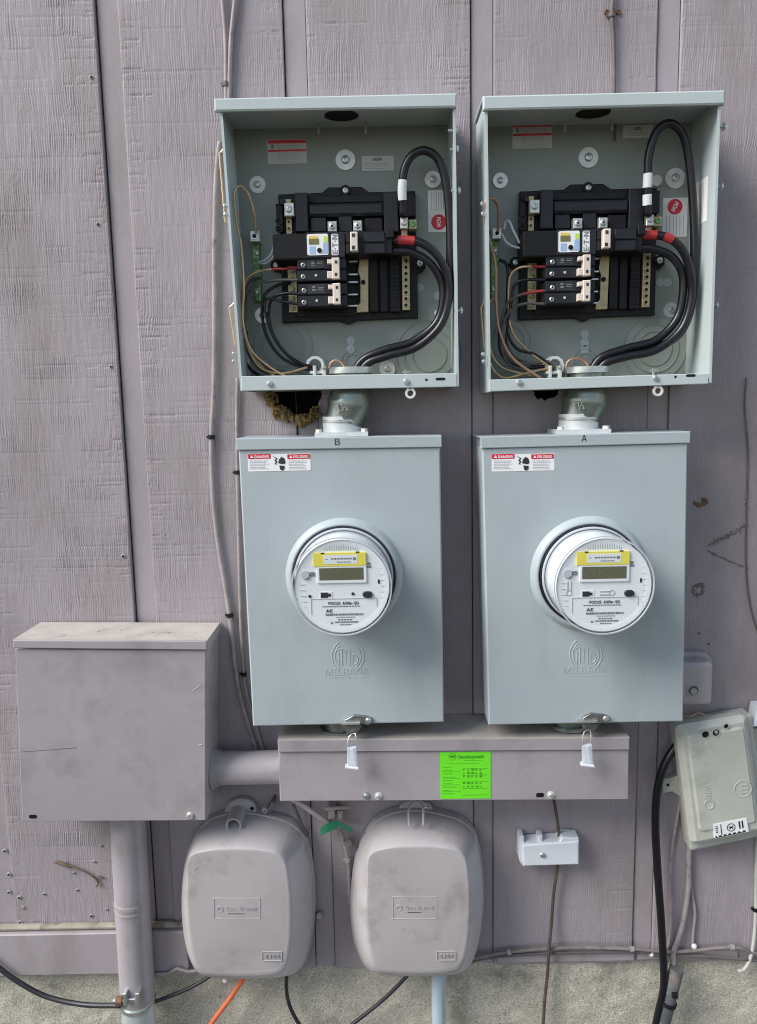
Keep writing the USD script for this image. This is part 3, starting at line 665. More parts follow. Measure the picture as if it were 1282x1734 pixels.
RC = .0066
cable('neutral_cable', 'thick black cable with one white tape band looping up in the left breaker panel', 'cable', [(683, 366, .052), (682, 345, .055), (681, 318, .06), (685, 286, .062), (698, 263, .064), (720, 255, .066), (742, 270, .066), (755, 310, .064), (761, 370, .06), (762, 440, .058), (757, 510, .056), (735, 560, .055), (690, 588, .055), (645, 604, .055), (614, 622, .055), (600, 648, .055)], RC, 'cable_black', tapes=[(.045, .085, 'tape_white')])
cable('line_cable', 'black cable with a single red tape band leaving the main breaker of the left panel', 'cable', [(662, 408, .068), (690, 407, .07), (715, 412, .074), (740, 432, .076), (757, 465, .074), (760, 505, .07), (745, 552, .068), (705, 588, .066), (655, 603, .064), (620, 617, .06), (606, 648, .058)], RC, 'cable_black', tapes=[(.04, .11, 'tape_red')])
cable('line_cable', 'untaped black cable leaving the lower pole of the left panel main breaker', 'cable', [(662, 426, .066), (695, 427, .066), (727, 444, .066), (747, 475, .064), (750, 510, .062), (738, 548, .06), (700, 578, .06), (650, 593, .06), (612, 612, .058), (592, 648, .056)], RC, 'cable_black')
cable('neutral_cable', 'thick black cable with two white tape bands looping up in the right breaker panel', 'cable', [(1097, 366, .052), (1096, 335, .056), (1097, 300, .06), (1099, 262, .062), (1112, 222, .066), (1136, 209, .068), (1158, 232, .066), (1169, 290, .062), (1175, 370, .058), (1175, 450, .056), (1170, 520, .055), (1148, 568, .055), (1100, 592, .055), (1050, 604, .055), (1013, 622, .055), (1000, 648, .055)], RC, 'cable_black', tapes=[(.028, .055, 'tape_white'), (.066, .098, 'tape_white')])
cable('line_cable', 'black cable with two red tape bands leaving the main breaker of the right panel', 'cable', [(1076, 400, .068), (1100, 398, .07), (1130, 402, .074), (1155, 422, .076), (1169, 460, .074), (1171, 505, .07), (1155, 556, .068), (1112, 592, .066), (1060, 604, .064), (1022, 617, .06), (1006, 648, .058)], RC, 'cable_black', tapes=[(.03, .095, 'tape_red'), (.11, .16, 'tape_red')])
cable('line_cable', 'untaped black cable leaving the lower pole of the right panel main breaker', 'cable', [(1076, 420, .066), (1105, 421, .066), (1137, 434, .066), (1155, 462, .064), (1156, 500, .062), (1145, 542, .06), (1110, 576, .06), (1060, 590, .06), (1015, 608, .058), (992, 648, .056)], RC, 'cable_black')
g1, g2 = 'small wires in the left breaker panel', 'small wires in the right breaker panel'
cable('ground_wire', 'bare tan ground wire arching over the ground lug of the left breaker panel', 'wire', [(433, 394, .04), (431, 365, .05), (421, 330, .06), (408, 315, .066), (397, 325, .07), (400, 372, .074), (409, 420, .076), (413, 490, .076), (411, 540, .076), (424, 590, .078), (455, 620, .08), (492, 642, .082)], .0020, 'wire_tan', None, (), 8)
cable('ground_wire', 'second tan wire beside the arched ground wire, low in the left panel', 'wire', [(412, 470, .06), (412, 520, .06), (413, 560, .06), (425, 600, .062), (445, 625, .066), (480, 632, .07), (520, 622, .06)], .0020, 'wire_tan', None, (), 8)
cable('branch_wire', 'thin wire with red sleeve at the top breaker of the left panel', 'wire', [(512, 452, .066), (485, 455, .06), (460, 456, .055), (438, 460, .05), (420, 470, .05), (413, 490, .05), (412, 540, .05), (420, 590, .052), (445, 622, .06), (470, 640, .07)], .0020, 'wire_tan', None, [(.02, .20, 'tape_red')], 8)
cable('branch_wire', 'dark wire from the second breaker pole curving down the left panel', 'wire', [(512, 474, .066), (480, 474, .06), (445, 478, .056), (424, 492, .054), (416, 520, .052), (417, 580, .05), (428, 612, .05), (455, 632, .052), (510, 634, .055)], .0026, 'wire_grey', None, (), 8)
cable('branch_wire', 'black wire from the third breaker pole dropping to the clamp in the left panel', 'wire', [(514, 498, .066), (482, 497, .06), (462, 505, .056), (455, 530, .052), (462, 566, .05), (488, 602, .05), (530, 626, .05)], .0025, 'cable_black', None, (), 8)
cable('branch_wire', 'black wire from the lowest breaker pole of the left panel', 'wire', [(514, 516, .066), (480, 511, .06), (450, 507, .056), (451, 535, .056), (468, 578, .055), (500, 612, .052), (538, 622, .05)], .0025, 'cable_black', None, (), 8)
cable('branch_wire', 'dark wire along the lowest left corner of the left panel', 'wire', [(418, 560, .03), (414, 600, .03), (424, 625, .035), (450, 640, .05), (480, 642, .06)], .0026, 'cable_black', None, (), 8)
cable('pigtail', 'white pigtail between the surge module and ground bar of the left panel', 'wire', [(464, 418, .05), (458, 432, .045), (448, 441, .035), (438, 444, .024)], .0020, 'wire_white', None, (), 8)
cable('pigtail', 'second white pigtail just below the first in the left panel', 'wire', [(466, 430, .05), (458, 440, .045), (450, 446, .035), (438, 446, .02)], .0018, 'wire_white', None, (), 8)
cable('bond_wire', 'short copper hoop of wire beside the conduit opening in the left panel', 'wire', [(556, 636, .06), (560, 615, .06), (572, 610, .06), (583, 620, .058), (588, 640, .056)], .0022, 'wire_copper', None, (), 8)
cable('ground_wire', 'copper ground wire hooked over the left edge of the right breaker panel', 'wire', [(844, 392, .04), (844, 355, .06), (838, 339, .08), (827, 336, .098), (822, 342, .10), (823, 380, .09), (831, 415, .08), (839, 450, .076), (840, 510, .074), (846, 560, .076), (868, 606, .08), (918, 642, .084)], .0024, 'wire_copper', None, (), 8)
cable('branch_wire', 'pale tan wire curving from the top breaker of the right panel', 'wire', [(925, 452, .066), (895, 451, .06), (876, 455, .056), (864, 468, .054), (861, 500, .052), (862, 540, .05), (872, 570, .05), (898, 597, .05), (932, 622, .052)], .0020, 'wire_tan', None, [(.01, .10, 'tape_red')], 8)
cable('branch_wire', 'dark wire from the second breaker pole of the right panel', 'wire', [(925, 474, .066), (890, 474, .06), (872, 482, .056), (866, 510, .054), (860, 560, .05), (875, 590, .05), (905, 600, .05), (935, 620, .05)], .0025, 'cable_black', None, (), 8)
cable('branch_wire', 'dark wire with a red sleeve at the third breaker pole of the right panel', 'wire', [(925, 492, .066), (895, 496, .06), (870, 504, .056), (856, 520, .054), (848, 560, .052), (854, 595, .05), (880, 615, .05), (930, 612, .05)], .0024, 'wire_grey', None, [(.04, .15, 'tape_red')], 8)
cable('branch_wire', 'dark wire from the lowest breaker pole of the right panel', 'wire', [(925, 515, .066), (890, 514, .06), (866, 524, .056), (852, 550, .054), (850, 592, .052), (864, 618, .05), (900, 628, .05), (935, 626, .052)], .0024, 'wire_grey', None, (), 8)
cable('branch_wire', 'dark wire behind the ground bar of the right panel', 'wire', [(845, 440, .03), (858, 448, .034), (860, 480, .034), (856, 540, .034), (846, 560, .034), (850, 600, .036), (880, 622, .04), (930, 620, .045)], .0028, 'cable_black', None, (), 8)
cable('ground_wire', 'tan wire lying along the bottom of the right panel', 'wire', [(829, 612, .07), (838, 630, .07), (856, 640, .07), (890, 632, .066), (935, 622, .06)], .0020, 'wire_tan', None, (), 8)
cable('pigtail', 'upper white pigtail curling from the surge module of the right panel', 'wire', [(880, 412, .05), (870, 392, .045), (862, 374, .04), (856, 376, .034), (854, 388, .03)], .0019, 'wire_white', None, (), 8)
cable('pigtail', 'lower white pigtail from the surge module to the ground lug of the right panel', 'wire', [(880, 420, .05), (866, 416, .045), (856, 408, .04), (850, 396, .034)], .0019, 'wire_white', None, (), 8)
cable('bond_wire', 'copper hoop of wire beside the conduit opening in the right panel', 'wire', [(958, 642, .06), (960, 615, .06), (975, 607, .06), (992, 613, .058), (1002, 634, .056)], .0022, 'wire_copper', None, (), 8)
cable('branch_wire', 'grey wire looping behind the ground bar of the left panel', 'wire', [(440, 470, .02), (424, 476, .03), (414, 500, .036), (416, 560, .04), (432, 604, .044), (462, 626, .05), (512, 630, .05)], .0024, 'wire_grey', None, (), 8)
cable('branch_wire', 'black wire running from the lower neutral bar of the left panel to its corner', 'wire', [(492, 478, .034), (468, 484, .04), (448, 500, .044), (444, 530, .044), (452, 570, .044), (478, 606, .046), (525, 628, .05)], .0026, 'cable_black', None, (), 8)
cable('ground_wire', 'short tan wire from the foot of the ground bar of the right panel', 'wire', [(846, 500, .026), (836, 505, .034), (828, 515, .04), (826, 540, .044), (830, 590, .05), (850, 622, .056), (900, 636, .06)], .0020, 'wire_tan', None, (), 8)
cable('branch_wire', 'grey wire lying under the others at the foot of the right panel', 'wire', [(862, 540, .03), (858, 580, .03), (872, 606, .034), (905, 618, .04), (940, 624, .046)], .0026, 'wire_grey', None, (), 8)
# clamps that hold the wires at the bottom of each panel
for (u, v, lab) in ((540, 622, 'grey cast wire clamp at the bottom of the left breaker panel'), (940, 622, 'grey cast wire clamp at the bottom of the right breaker panel')):
    t = Thing('wire_clamp', lab, 'clamp', P(u, v + 15, .05))
    body = [ring(P(u - 5, v - 2, .03), .017, .010, .02, 10)]
    t.add('body', body, 'zinc_white')
    t.add('saddle', [block(u - 14, v + 6, u + 12, v + 11, .066, .05, .001), block(u - 10, v - 3, u - 5, v + 18, .07, .055, .001), block(u + 6, v - 3, u + 12, v + 20, .07, .055, .001)], 'zinc_white')
    t.add('screw', screwhead(P(u + 9, v, .07), .004, .003), 'zinc')

# ------------------------------------------------------------------ conduit elbows between panels and meter boxes
for (lab, top, mid, bot, z_in, lu) in (('dark cast offset elbow under the left breaker panel', (594, 648), (590, 690), (580, 716), 632, 585), ('dark cast offset elbow under the right breaker panel', (992, 646), (988, 685), (979, 712), 631, 985)):
    d = .058
    t = Thing('conduit_elbow', lab, 'conduit elbow', P(*bot, d))
    a, b, c = P(*top, d), P(*mid, d), P(*bot, d)
    a[2] = P(top[0], z_in, d)[2]
    cc = spline([a + [0, 0, .004], a - [0, 0, .03], b, c - [0, 0, .002]], .003)
    rr = np.interp(np.linspace(0, 1, len(cc)), [0, .3, .42, .62, .8, 1], [.029, .030, .034, .0365, .0335, .031])
    t.add('body', sweep(cc, rr, 40), 'cast_zinc', smooth=60)
    t.add('locknut', lathe([(.040, -.003), (.040, .003)], [0, 0, 0], 12) if False else sweep(np.array([a + [0, 0, -.001], a + [0, 0, .009]]), .037, 16), 'zinc')
    t.add('rim', sweep(np.array([c + [0, 0, .002], c + [0, 0, .006]]), .0345, 40), 'zinc')
    t.add('cast_letters', words('1½', lu - 16, top[1] + 36, lu + 4, top[1] + 48, d + .0335, P, 8, False, .002), 'zinc')

# ------------------------------------------------------------------ meter boxes
def meter_box(lab, quad, mark, mark_at, hub_at, ring_at, logo_at, danger, latch_at, nip_at):
    q = pp(quad, .115); TL, TR, BR, BL = q
    t = Thing('meter_box', lab, 'meter box', [(BL[0] + BR[0]) / 2, 0, min(BL[1], BR[1])])
    ins = lambda s, up=0: np.array([TL + [s, -s + up], TR + [-s, -s + up], BR + [-s, s], BL + [s, s]])
    t.add('body', prism(ins(.0035), .100, .004, .001), 'grey_paint')
    lipz = .0175
    t_ = TL - TR
    cov = np.array([TL + [.0015, -lipz], TR + [-.0015, -lipz], BR, BL])
    cv = t.add('cover', prism(cov, .1130, .060, .0022), 'grey_paint')
    lip = np.array([TL + [-.001, .0005], TR + [.001, .0005], TR + [.001, -lipz - .0005], TL + [-.001, -lipz - .0005]])
    t.add('top_cap', [prism(lip, .1165, .1125, .0012), prism(np.array([TL + [-.001, .0005], TR + [.001, .0005], TR + [.001, -.002], TL + [-.001, -.002]]), .1140, .004)], 'grey_paint')
    t.add('letter_mark', words(mark, mark_at[0] - 4, mark_at[1] - 5.5, mark_at[0] + 4.5, mark_at[1] + 5.5, .1166, P, 0, False, .0003), 'print_black', cv)
    # hub on top
    hx, hv = hub_at; z0 = P(hx, hv, .058)[2]; hc = P(hx, hv, .058); hc[2] = max(TL[1], TR[1]) - .0005
    hub = t.add('hub', [sweep(np.array([hc, hc + [0, 0, .004], hc + [0, 0, .0045], hc + [0, 0, .032]]), [.034, .034, .0325, .0325], 40)], 'cast_white')
    fl = box3(hc[0] - .043, hc[0] + .043, .02, .098, hc[2] + .0002, hc[2] + .007)
    t.add('hub_flange', fl, 'cast_white', hub)
    for sx_ in (-.037, .037): t.add('hub_bolt', sweep(np.array([hc + [sx_, -.032, .007], hc + [sx_, -.032, .012]]), .0055, 6), 'zinc_white', hub)
    # drawn ring round the meter opening
    at = P(*ring_at, .113)
    t.add('ring_flare', lathe([(.0965, -.0005), (.0945, .0035), (.0915, .0085), (.0885, .0115), (.0855, .0120), (.0835, .0105), (.0830, .004)], at, 72), 'grey_paint', cv, smooth=60)
    # danger label
    u, v = danger; d = .1134
    t.add('danger_card', block(u, v, u + 106, v + 28.5, d, .1128, 0, .001), 'paper_white', cv)
    for a_ in (u, u + 66.5): t.add('danger_band', block(a_, v, a_ + 38.5, v + 8, d + .0003, d - .0001, 0, .0015), 'print_red', cv)
    tri = lambda uu: prism(pp([(uu, v + 6.5), (uu + 5.5, v + 6.5), (uu + 2.75, v + 1.8)], d), d + .0006, d)
    t.add('danger_letters', [tri(u + 3.5), tri(u + 70), words('DANGER', u + 10.5, v + 2, u + 35.5, v + 6.6, d + .0002, P, 0, True, .0004), words('PELIGRO', u + 77, v + 2, u + 102, v + 6.6, d + .0002, P, 0, True, .0004)], 'paper_white', cv)
    t.add('small_print', [lines(u + 3, v + 10, u + 37, v + 26, 6, d + .0002, P, 11, .45), lines(u + 69, v + 10, u + 103, v + 26, 6, d + .0002, P, 12, .45)], 'print_grey', cv)
    t.add('hand_symbol', [prism(pp(q_, d), d + .0005, d) for q_ in ([(u + 51, v + 15), (u + 53, v + 8), (u + 54.5, v + 8), (u + 55.5, v + 5), (u + 57.5, v + 4.5), (u + 58.5, v + 6.5), (u + 60.5, v + 6), (u + 62.5, v + 9), (u + 63.5, v + 15), (u + 60, v + 17), (u + 54, v + 16)], [(u + 53, v + 19), (u + 62, v + 20), (u + 62, v + 25), (u + 58, v + 28), (u + 54.5, v + 26)])]
          + [prism(pp([(u + 41, v + 2.5), (u + 50, v + 7), (u + 47, v + 10.5), (u + 50, v + 12.5), (u + 47, v + 16), (u + 49.5, v + 17), (u + 45, v + 17), (u + 47, v + 12.8), (u + 44.5, v + 10.5), (u + 47.5, v + 7.5)], d), d + .0005, d)], 'print_black', cv)
    # pressed maker's mark
    u, v = logo_at; d = .1128; k = px(u, v, d)
    def arc(cx, cy, r, a0, a1, w=1.1):
        pts = [P(cx + r * math.cos(math.radians(a)), cy - 1.05 * r * math.sin(math.radians(a)), d + .0002) for a in np.linspace(a0, a1, 14)]
        return sweep(np.array(pts), w * .75 * k, 6)
    bar = lambda uu, va, vb: sweep(np.array([P(uu, va, d + .0002), P(uu, vb, d + .0002)]), .8 * k, 6)
    mk = [arc(u, v - 1, 27, 125, 235), arc(u, v - 1, 22, 128, 232), arc(u, v - 1, 27, -55, 55), arc(u, v - 1, 22, -52, 52), bar(u - 10, v - 12, v + 14), bar(u - 15.5, v - 6, v + 14), bar(u - 4, v - 12, v + 12), bar(u + 3, v - 14, v + 14), bar(u + 8, v - 4, v + 14), arc(u + 9, v + 5, 8, -85, 90), arc(u - 12, v - 6, 7, 10, 150)]
    t.add('pressed_logo', mk, 'grey_paint', cv)
    t.add('pressed_letters', [words('MILBANK', u - 38, v + 19, u + 35, v + 31, d, P, 1, False, .0006), lines(u - 30, v + 34, u + 34, v + 36, 1, d + .0003, P, 21, 1.2)], 'grey_paint', cv)
    # latch at the foot and the fitting under the box
    u, v = latch_at
    la = t.add('latch', [prism(pp([(u - 17, v - 3), (u - 12, v - 6), (u - 2, v - 11), (u + 18, v - 9), (u + 27, v - 6), (u + 28, v + 2), (u + 22, v + 6), (u + 14, v + 4), (u - 17, v + 3)], .118), .1185, .1135, .0008)], 'zinc_dark')
    t.add('latch_pin', screwhead(P(u + 22, v - 2, .1185), .005, .003), 'zinc', la)
    t.add('hasp', block(u - 24, v + 2, u + 8, v + 6, .124, .10, .0008), 'zinc', la)
    t.add('hasp', [prism(pp([(u - 20, v + 6), (u + 12, v + 6), (u + 2, v + 20), (u - 14, v + 20)], .112), .113, .110, .0005)], 'zinc_dark', la)
    n0 = P(*nip_at, .055); n1 = n0.copy(); n0[2] = BL[1] + .004; n1[2] = WW_TOP + .001
    nip = t.add('bottom_nipple', sweep(np.array([n0, n1 + [0, 0, .006]]), .030, 32), 'cast_zinc')
    t.add('locknut', sweep(np.array([n1, n1 + [0, 0, .0065]]), .038, 12), 'cast_zinc', nip)
    return t

WW = pp([(472, 1273), (1065, 1269), (1064, 1354), (474, 1357)], .100); WW_TOP = (P(472, 1254, .104)[2] + P(1065, 1249, .104)[2]) / 2
mB = meter_box('pale grey meter box with the handwritten letter B on its top cap', [(401, 743), (747, 738), (752, 1224), (428, 1231)], 'B', (571, 748), (580, 735), (583, 975), (589, 1112), (420, 769), (602, 1222), (578, 1240))
mA = meter_box('pale grey meter box with the handwritten letter A on its top cap', [(815, 740), (1168, 731), (1158, 1223), (828, 1229)], 'A', (989, 742), (979, 729), (997, 972), (992, 1109), (833, 769), (1004, 1219), (962, 1238))

# ------------------------------------------------------------------ electric meters
def meter(lab, ring_at, face_at, levers):
    b = P(*ring_at, .113); f = P(*face_at, .205); dF = .205
    ax = P(*face_at, dF) - (P(573, 985, dF))
    Mp = shifted(ax)
    t = Thing('electric_meter', lab, 'electric meter', b - [0, 0, .085])
    c0 = b.copy(); c0[1] = 0
    c = f.copy(); c[1] = 0                       # axis of the meter
    base = (c + b * [1, 0, 1]) / 2
    ring_c = b * np.array([1, 0, 1])
    t.add('gasket', lathe([(.0828, .112), (.0828, .127), (.0800, .1275), (.0790, .118)], ring_c, 72), 'gasket', smooth=60)
    # the clear cover stands square on the box; its middle is the ring's middle
    a = ring_c
    t.add('base', lathe([(.079, .114), (.079, .128), (.0755, .129), (.0735, .140)], a, 72), 'meter_grey', smooth=40)
    t.add('inner_can', lathe([(.0735, .140), (.0732, .190), (.0725, .1975)], a, 72), 'meter_face', smooth=40)
    face = t.add('face_plate', lathe([(.0726, .190), (.0724, .1965), (.0712, .1972), (.0640, .1965), (.0630, .1960), (0, .1960)], a, 72), 'meter_face', smooth=40)
    t.add('clear_cover', lathe([(.0782, .128), (.0776, .150), (.0768, .188), (.0760, .199), (.0740, .2022), (.0700, .2032), (0, .2036)], a, 72), 'clear_cover', smooth=60)
    t.add('cover_rim', [ring(a + [0, -.1985, 0], .0772, .0750, .0022, 72)], 'meter_grey')
    t.add('cover_rim', [ring(a + [0, -.1290, 0], .0800, .0768, .0035, 72)], 'meter_grey')
    # face details, placed about the face's middle
    d = .1962; k = px(573, 985, .2)
    fc = a + np.array([0, -d, 0])
    def Q(u, v, dd): return np.array([fc[0] + (u - 573) * k, -dd, fc[2] - (v - 985) * k])
    B = lambda ua, va, ub, vb, d1, d0, bb=.0003, r=0: prism(rrect(fc[0] + (ua - 573) * k, fc[2] - (vb - 985) * k, fc[0] + (ub - 573) * k, fc[2] - (va - 985) * k, r), d1, d0, bb)
    def wd(s, ua, va, ub, vb, dd, bold=False):
        m = words(s, 600, 900, 600 + (ub - ua), 900 + (vb - va), dd, P, 0, bold, .0003); lo, hi = m.bounds; cc = Q((ua + ub) / 2, (va + vb) / 2, dd)
        m.apply_translation([cc[0] - (lo[0] + hi[0]) / 2, 0, cc[2] - (lo[2] + hi[2]) / 2]); return m
    bez = t.add('display_bezel', B(531, 947, 616, 979, .1985, d - .001, .001, .002), 'meter_face', face)
    t.add('display', B(535.5, 952, 610.5, 973, .1988, .198, 0, .0008), 'lcd', face)
    t.add('display_digits', [B(556 + i * 8, 955, 557.2 + i * 8, 969, .1990, .1987, 0) for i in range(4)] + [B(557 + i * 8, 955, 561 + i * 8, 956.2, .1990, .1987, 0) for i in (0, 2, 3)] + [B(557 + i * 8, 961.5, 561 + i * 8, 962.6, .1990, .1987, 0) for i in (1, 2)], 'print_olive', face)
    t.add('yellow_label', B(526, 926, 615, 949, .1991, d, .0002, .001), 'label_yellow', face)
    t.add('label_panel', B(543, 929.5, 601, 945, .1994, .199, 0), 'paper_white', face)
    t.add('small_print', [B(556 + i * 5.2, 935 - (i % 2) * .3, 560 + i * 5.2, 937.4, .1996, .1993, 0) for i in range(7)] + [B(566 + i * 4, 941, 569 + i * 4, 942.8, .1996, .1993, 0) for i in range(6)] + [B(593, 934, 598.5, 939, .1996, .1993, 0, .0015), B(546, 936, 551, 937, .1996, .1993, 0)], 'print_grey', face)
    t.add('slot', [B(539, 925.5, 545, 927.5, .1996, .198, 0), B(598, 924.5, 604, 926.5, .1996, .198, 0)], 'print_black', face)
    t.add('seal_button', disc(Q(511, 963, d), 7.2 * k, .003, 24), 'meter_grey', face)
    t.add('seal_mark', [B(519, 959, 527.5, 966, d + .0012, d, .0002), B(509, 967, 517, 971, d + .0012, d, .0002)], 'print_grey', face)
    t.add('port', [B(537, 995, 549, 1004, d + .001, d, .0002), B(549, 997, 554, 1002, d + .001, d, .0002)], 'print_black', face)
    t.add('port_frame', B(535, 993, 557, 1006, d + .0004, d - .0005, .0002, .001), 'paper_white', face)
    t.add('optical_port', B(608, 994, 625, 1005, d + .003, d, .001, .005), 'print_black', face)
    t.add('plate_edge', [B(520, 1005.4, 632, 1006.2, d + .0006, d, 0), B(519.4, 1006, 520.2, 1034, d + .0006, d, 0), B(631.4, 1006, 632.2, 1022, d + .0006, d, 0)], 'meter_grey', face)
    if levers:
        def key(p0, p1): return [sweep(np.array([Q(*p0, d + .0003), Q(*p1, d + .0003)]), 1.1 * k, 6)]
        kk = []
        for s_ in (-2.8, 2.8): kk += key((514 + s_, 977), (514 + s_, 993)) + key((566, 998 + s_), (583, 998 + s_))
        t.add('keyhole_mark', kk + [ring(Q(514, 997, d), 5.2 * k, 3.6 * k, .0006, 20), ring(Q(587, 998, d), 5.2 * k, 3.6 * k, .0006, 20)], 'meter_grey', face)
    else:
        t.add('indicator', [disc(Q(518, 1001, d), 2.6 * k, .001, 16), disc(Q(591.5, 998, d), 2.6 * k, .001, 16)], 'print_black', face)
    t.add('side_slot', [B(634.5, 974, 637.5, 981, d + .0006, d, 0), B(495, 991, 497.5, 996, d + .0006, d, 0)], 'print_black', face)
    t.add('vent_line', [B(640 - abs(v - 985) * .06, v, 652 - abs(v - 985) * .10, v + .8, d + .0006, d, 0) for v in range(955, 1032, 10)] + [B(499 + abs(v - 985) * .08, v, 511 + abs(v - 985) * .05, v + .8, d + .0006, d, 0) for v in range(980, 1038, 10)] + [B(545 + i * 4, 909 + abs(i - 7) * .35, 545.8 + i * 4, 922, d + .0006, d, 0) for i in range(15)], 'meter_grey', face)
    t.add('face_letters', [wd('FOCUS  AXRe-SD', 549, 1011.5, 601, 1016.8, d, True), wd('AE', 544.5, 1024.5, 556, 1030, d, True)], 'print_black', face)
    rs = random.Random(5)
    t.add('bar_code', [B(544 + i * 1.55, 1032, 544 + i * 1.55 + rs.choice([.6, .9, 1.2]), 1035.6, d + .0003, d, 0) for i in range(42)] + [B(559 + i * 1.5, 1046, 559 + i * 1.5 + rs.choice([.6, 1.]), 1048.5, d + .0003, d, 0) for i in range(27)], 'print_grey', face)
    t.add('small_print', [B(539 + i * 5, 1018.6, 542.6 + i * 5, 1020.4, d + .0003, d, 0) for i in range(13)] + [B(562 + i * 4, 1038, 565 + i * 4, 1039.2, d + .0003, d, 0) for i in range(8)] + [B(565 + i * 5, 1042, 568.6 + i * 5, 1044, d + .0003, d, 0) for i in range(5)] + [B(568 + i * 4, 1051, 571 + i * 4, 1052.4, d + .0003, d, 0) for i in range(5)] + [B(552, 1047, 556, 1050, d + .0003, d, 0, .001), B(617, 944, 623, 949, d + .0003, d, 0, .002), B(616, 950, 624, 953.5, d + .0003, d, 0)], 'print_grey', face)

meter('round glass covered electric meter on the meter box marked B', (583, 973), (573, 985), False)
meter('round glass covered electric meter with keyhole marks, on the meter box marked A', (997, 971), (1013, 980), True)

# seals hanging from the latches
for lab, (u, v), s in (('clear plastic wire seal hanging from the latch of the meter box marked B', (597, 1262), 0), ('clear plastic wire seal hanging from the latch of the meter box marked A', (995, 1258), 1)):
    d = .126
    t = Thing('wire_seal', lab, 'seal', P(u, v + 40, d))
    if s: loop = [(u - 6, v + 16, d), (u - 9, v - 2, d), (u - 6, v - 18, d - .004), (u + 4, v - 22, d - .008), (u + 6, v - 8, d - .002), (u + 5, v + 14, d)]
    else: loop = [(u - 7, v + 16, d), (u - 9, v + 2, d), (u - 6, v - 14, d - .004), (u + 2, v - 20, d - .008), (u + 6, v - 14, d - .002), (u + 5, v + 14, d)]
    t.add('wire', tube(loop, .0009, 6), 'zinc')
    t.add('body', prism(pp([(u - 9, v + 4), (u + 7, v + 2), (u + 9, v + 36), (u - 9, v + 34)], d), d + .003, d - .003, .0012), 'clear_plastic')
    t.add('insert', prism(pp([(u - 4, v + 8), (u + 1, v + 5), (u + 5, v + 34), (u - 7, v + 32)], d), d + .0015, d - .0015, .0003), 'paper_white')
    t.add('foot', prism(pp([(u - 12, v + 33), (u + 10, v + 36), (u + 12, v + 40), (u - 12, v + 37)], d), d + .006, d - .004, .001), 'white_plastic')

# ------------------------------------------------------------------ wireway and left junction box
t = Thing('wireway', 'long mauve painted steel wireway under the two meter boxes', 'wireway', [(WW[2, 0] + WW[3, 0]) / 2, 0, WW[3, 1]])
fr = t.add('body', prism(WW, .1000, .003, .0012), 'mauve_metal')
lp = pp([(470, 1253), (1066, 1249), (1066, 1270), (471, 1274)], .104)
lid = t.add('lid_lip', prism(lp, .1040, .1005, .0012), 'mauve_metal')
xa, xb = lp[:, 0].min(), lp[:, 0].max()
q = np.array([[xa, lp[0, 1]], [xb, lp[1, 1]], [xb, lp[1, 1] - .002], [xa, lp[0, 1] - .002]])
t.add('lid_top', prism(q, .1030, .003), 'mauve_top', lid)
for (u, v, s) in ((620, 1347, 1), (641, 1348, 0), (933, 1346, 0), (711, 1350, 2)):
    if s == 2: continue
    at = P(u, v, .100); t.add('washer', lathe([(.0068, -.0005), (.0064, .0012), (.004, .0014)], at, 24), 'zinc_white' if not s else 'zinc', fr)
    t.add('screw', screwhead(at + [0, -.0008, 0], .0044, .0035), 'zinc' if s else 'aluminium', fr)
t.add('slot', block(908, 1343, 921, 1350, .1004, .0995, 0, .0025), 'soft_black', fr)

nt = Thing('notice', 'bright green inspection notice stuck to the front of the wireway', 'notice', P(788, 1352, .1003))
sh = nt.add('sheet', prism(pp([(745, 1274), (831, 1273), (831, 1352), (746, 1353)], .1008), .1008, .1003), 'notice_green')
d = .1009
nt.add('heading', words('Development', 776, 1278, 819, 1286, d, P, 0, True, .0003), 'print_green', sh)
nt.add('emblem', [ring(P(766, 1281, d - .0003), .0068, .0060, .0005, 28), block(762, 1279, 771, 1283, d + .0002, d - .0003, 0, .001)], 'print_green', sh)
rs = random.Random(4); pr = [lines(785, 1286.5, 820, 1289, 1, d, P, 3, .5), lines(760, 1291, 815, 1295, 1, d, P, 4, .5)]
for k in range(9):
    v = 1298 + k * 5.6
    pr += [block(750, v + 3, 780, v + 3.4, d + .0002, d - .0002, 0) if k % 2 else block(783, v + 3, 826, v + 3.5, d + .0002, d - .0002, 0), lines(750, v, 750 + rs.uniform(14, 27), v + 2.4, 1, d, P, 30 + k, .7)]
    if k in (1, 2, 3, 5, 6): pr += [block(784 + i * 7, v - rs.uniform(0, 2), 784 + i * 7 + rs.uniform(2, 5), v + 1.5, d + .0002, d - .0002, 0) for i in range(5)]
nt.add('form_lines', pr, 'print_green', sh)

JB = pp([(25, 1099), (349, 1101), (349, 1390), (37, 1392)], .105)
t = Thing('junction_box', 'large square mauve junction box with dirty top at the left', 'junction box', [(JB[2, 0] + JB[3, 0]) / 2, 0, JB[3, 1]])
zl, zr = JB[3, 1], JB[2, 1]
bd = t.add('body', prism(JB, .1030, .003, .0012), 'mauve_metal')
fcv = t.add('cover', prism(JB + np.array([[.001, 0], [-.001, 0], [-.001, .001], [.001, .001]]), .1055, .1033, .0010), 'mauve_metal')
lp = pp([(22, 1084), (350, 1085), (350, 1101), (22, 1098)], .110)
li = t.add('lid_lip', prism(lp, .1100, .1060, .0016), 'mauve_metal')
q = np.array([[lp[:, 0].min(), lp[0, 1]], [lp[:, 0].max(), lp[1, 1]], [lp[:, 0].max(), lp[1, 1] - .002], [lp[:, 0].min(), lp[0, 1] - .002]])
t.add('lid_top', prism(q, .1090, .003), 'mauve_top', li)
q2 = np.array([[lp[:, 0].max() - .002, lp[1, 1] - .002], [lp[:, 0].max(), lp[1, 1] - .002], [lp[:, 0].max(), lp[2, 1]], [lp[:, 0].max() - .002, lp[2, 1]]])
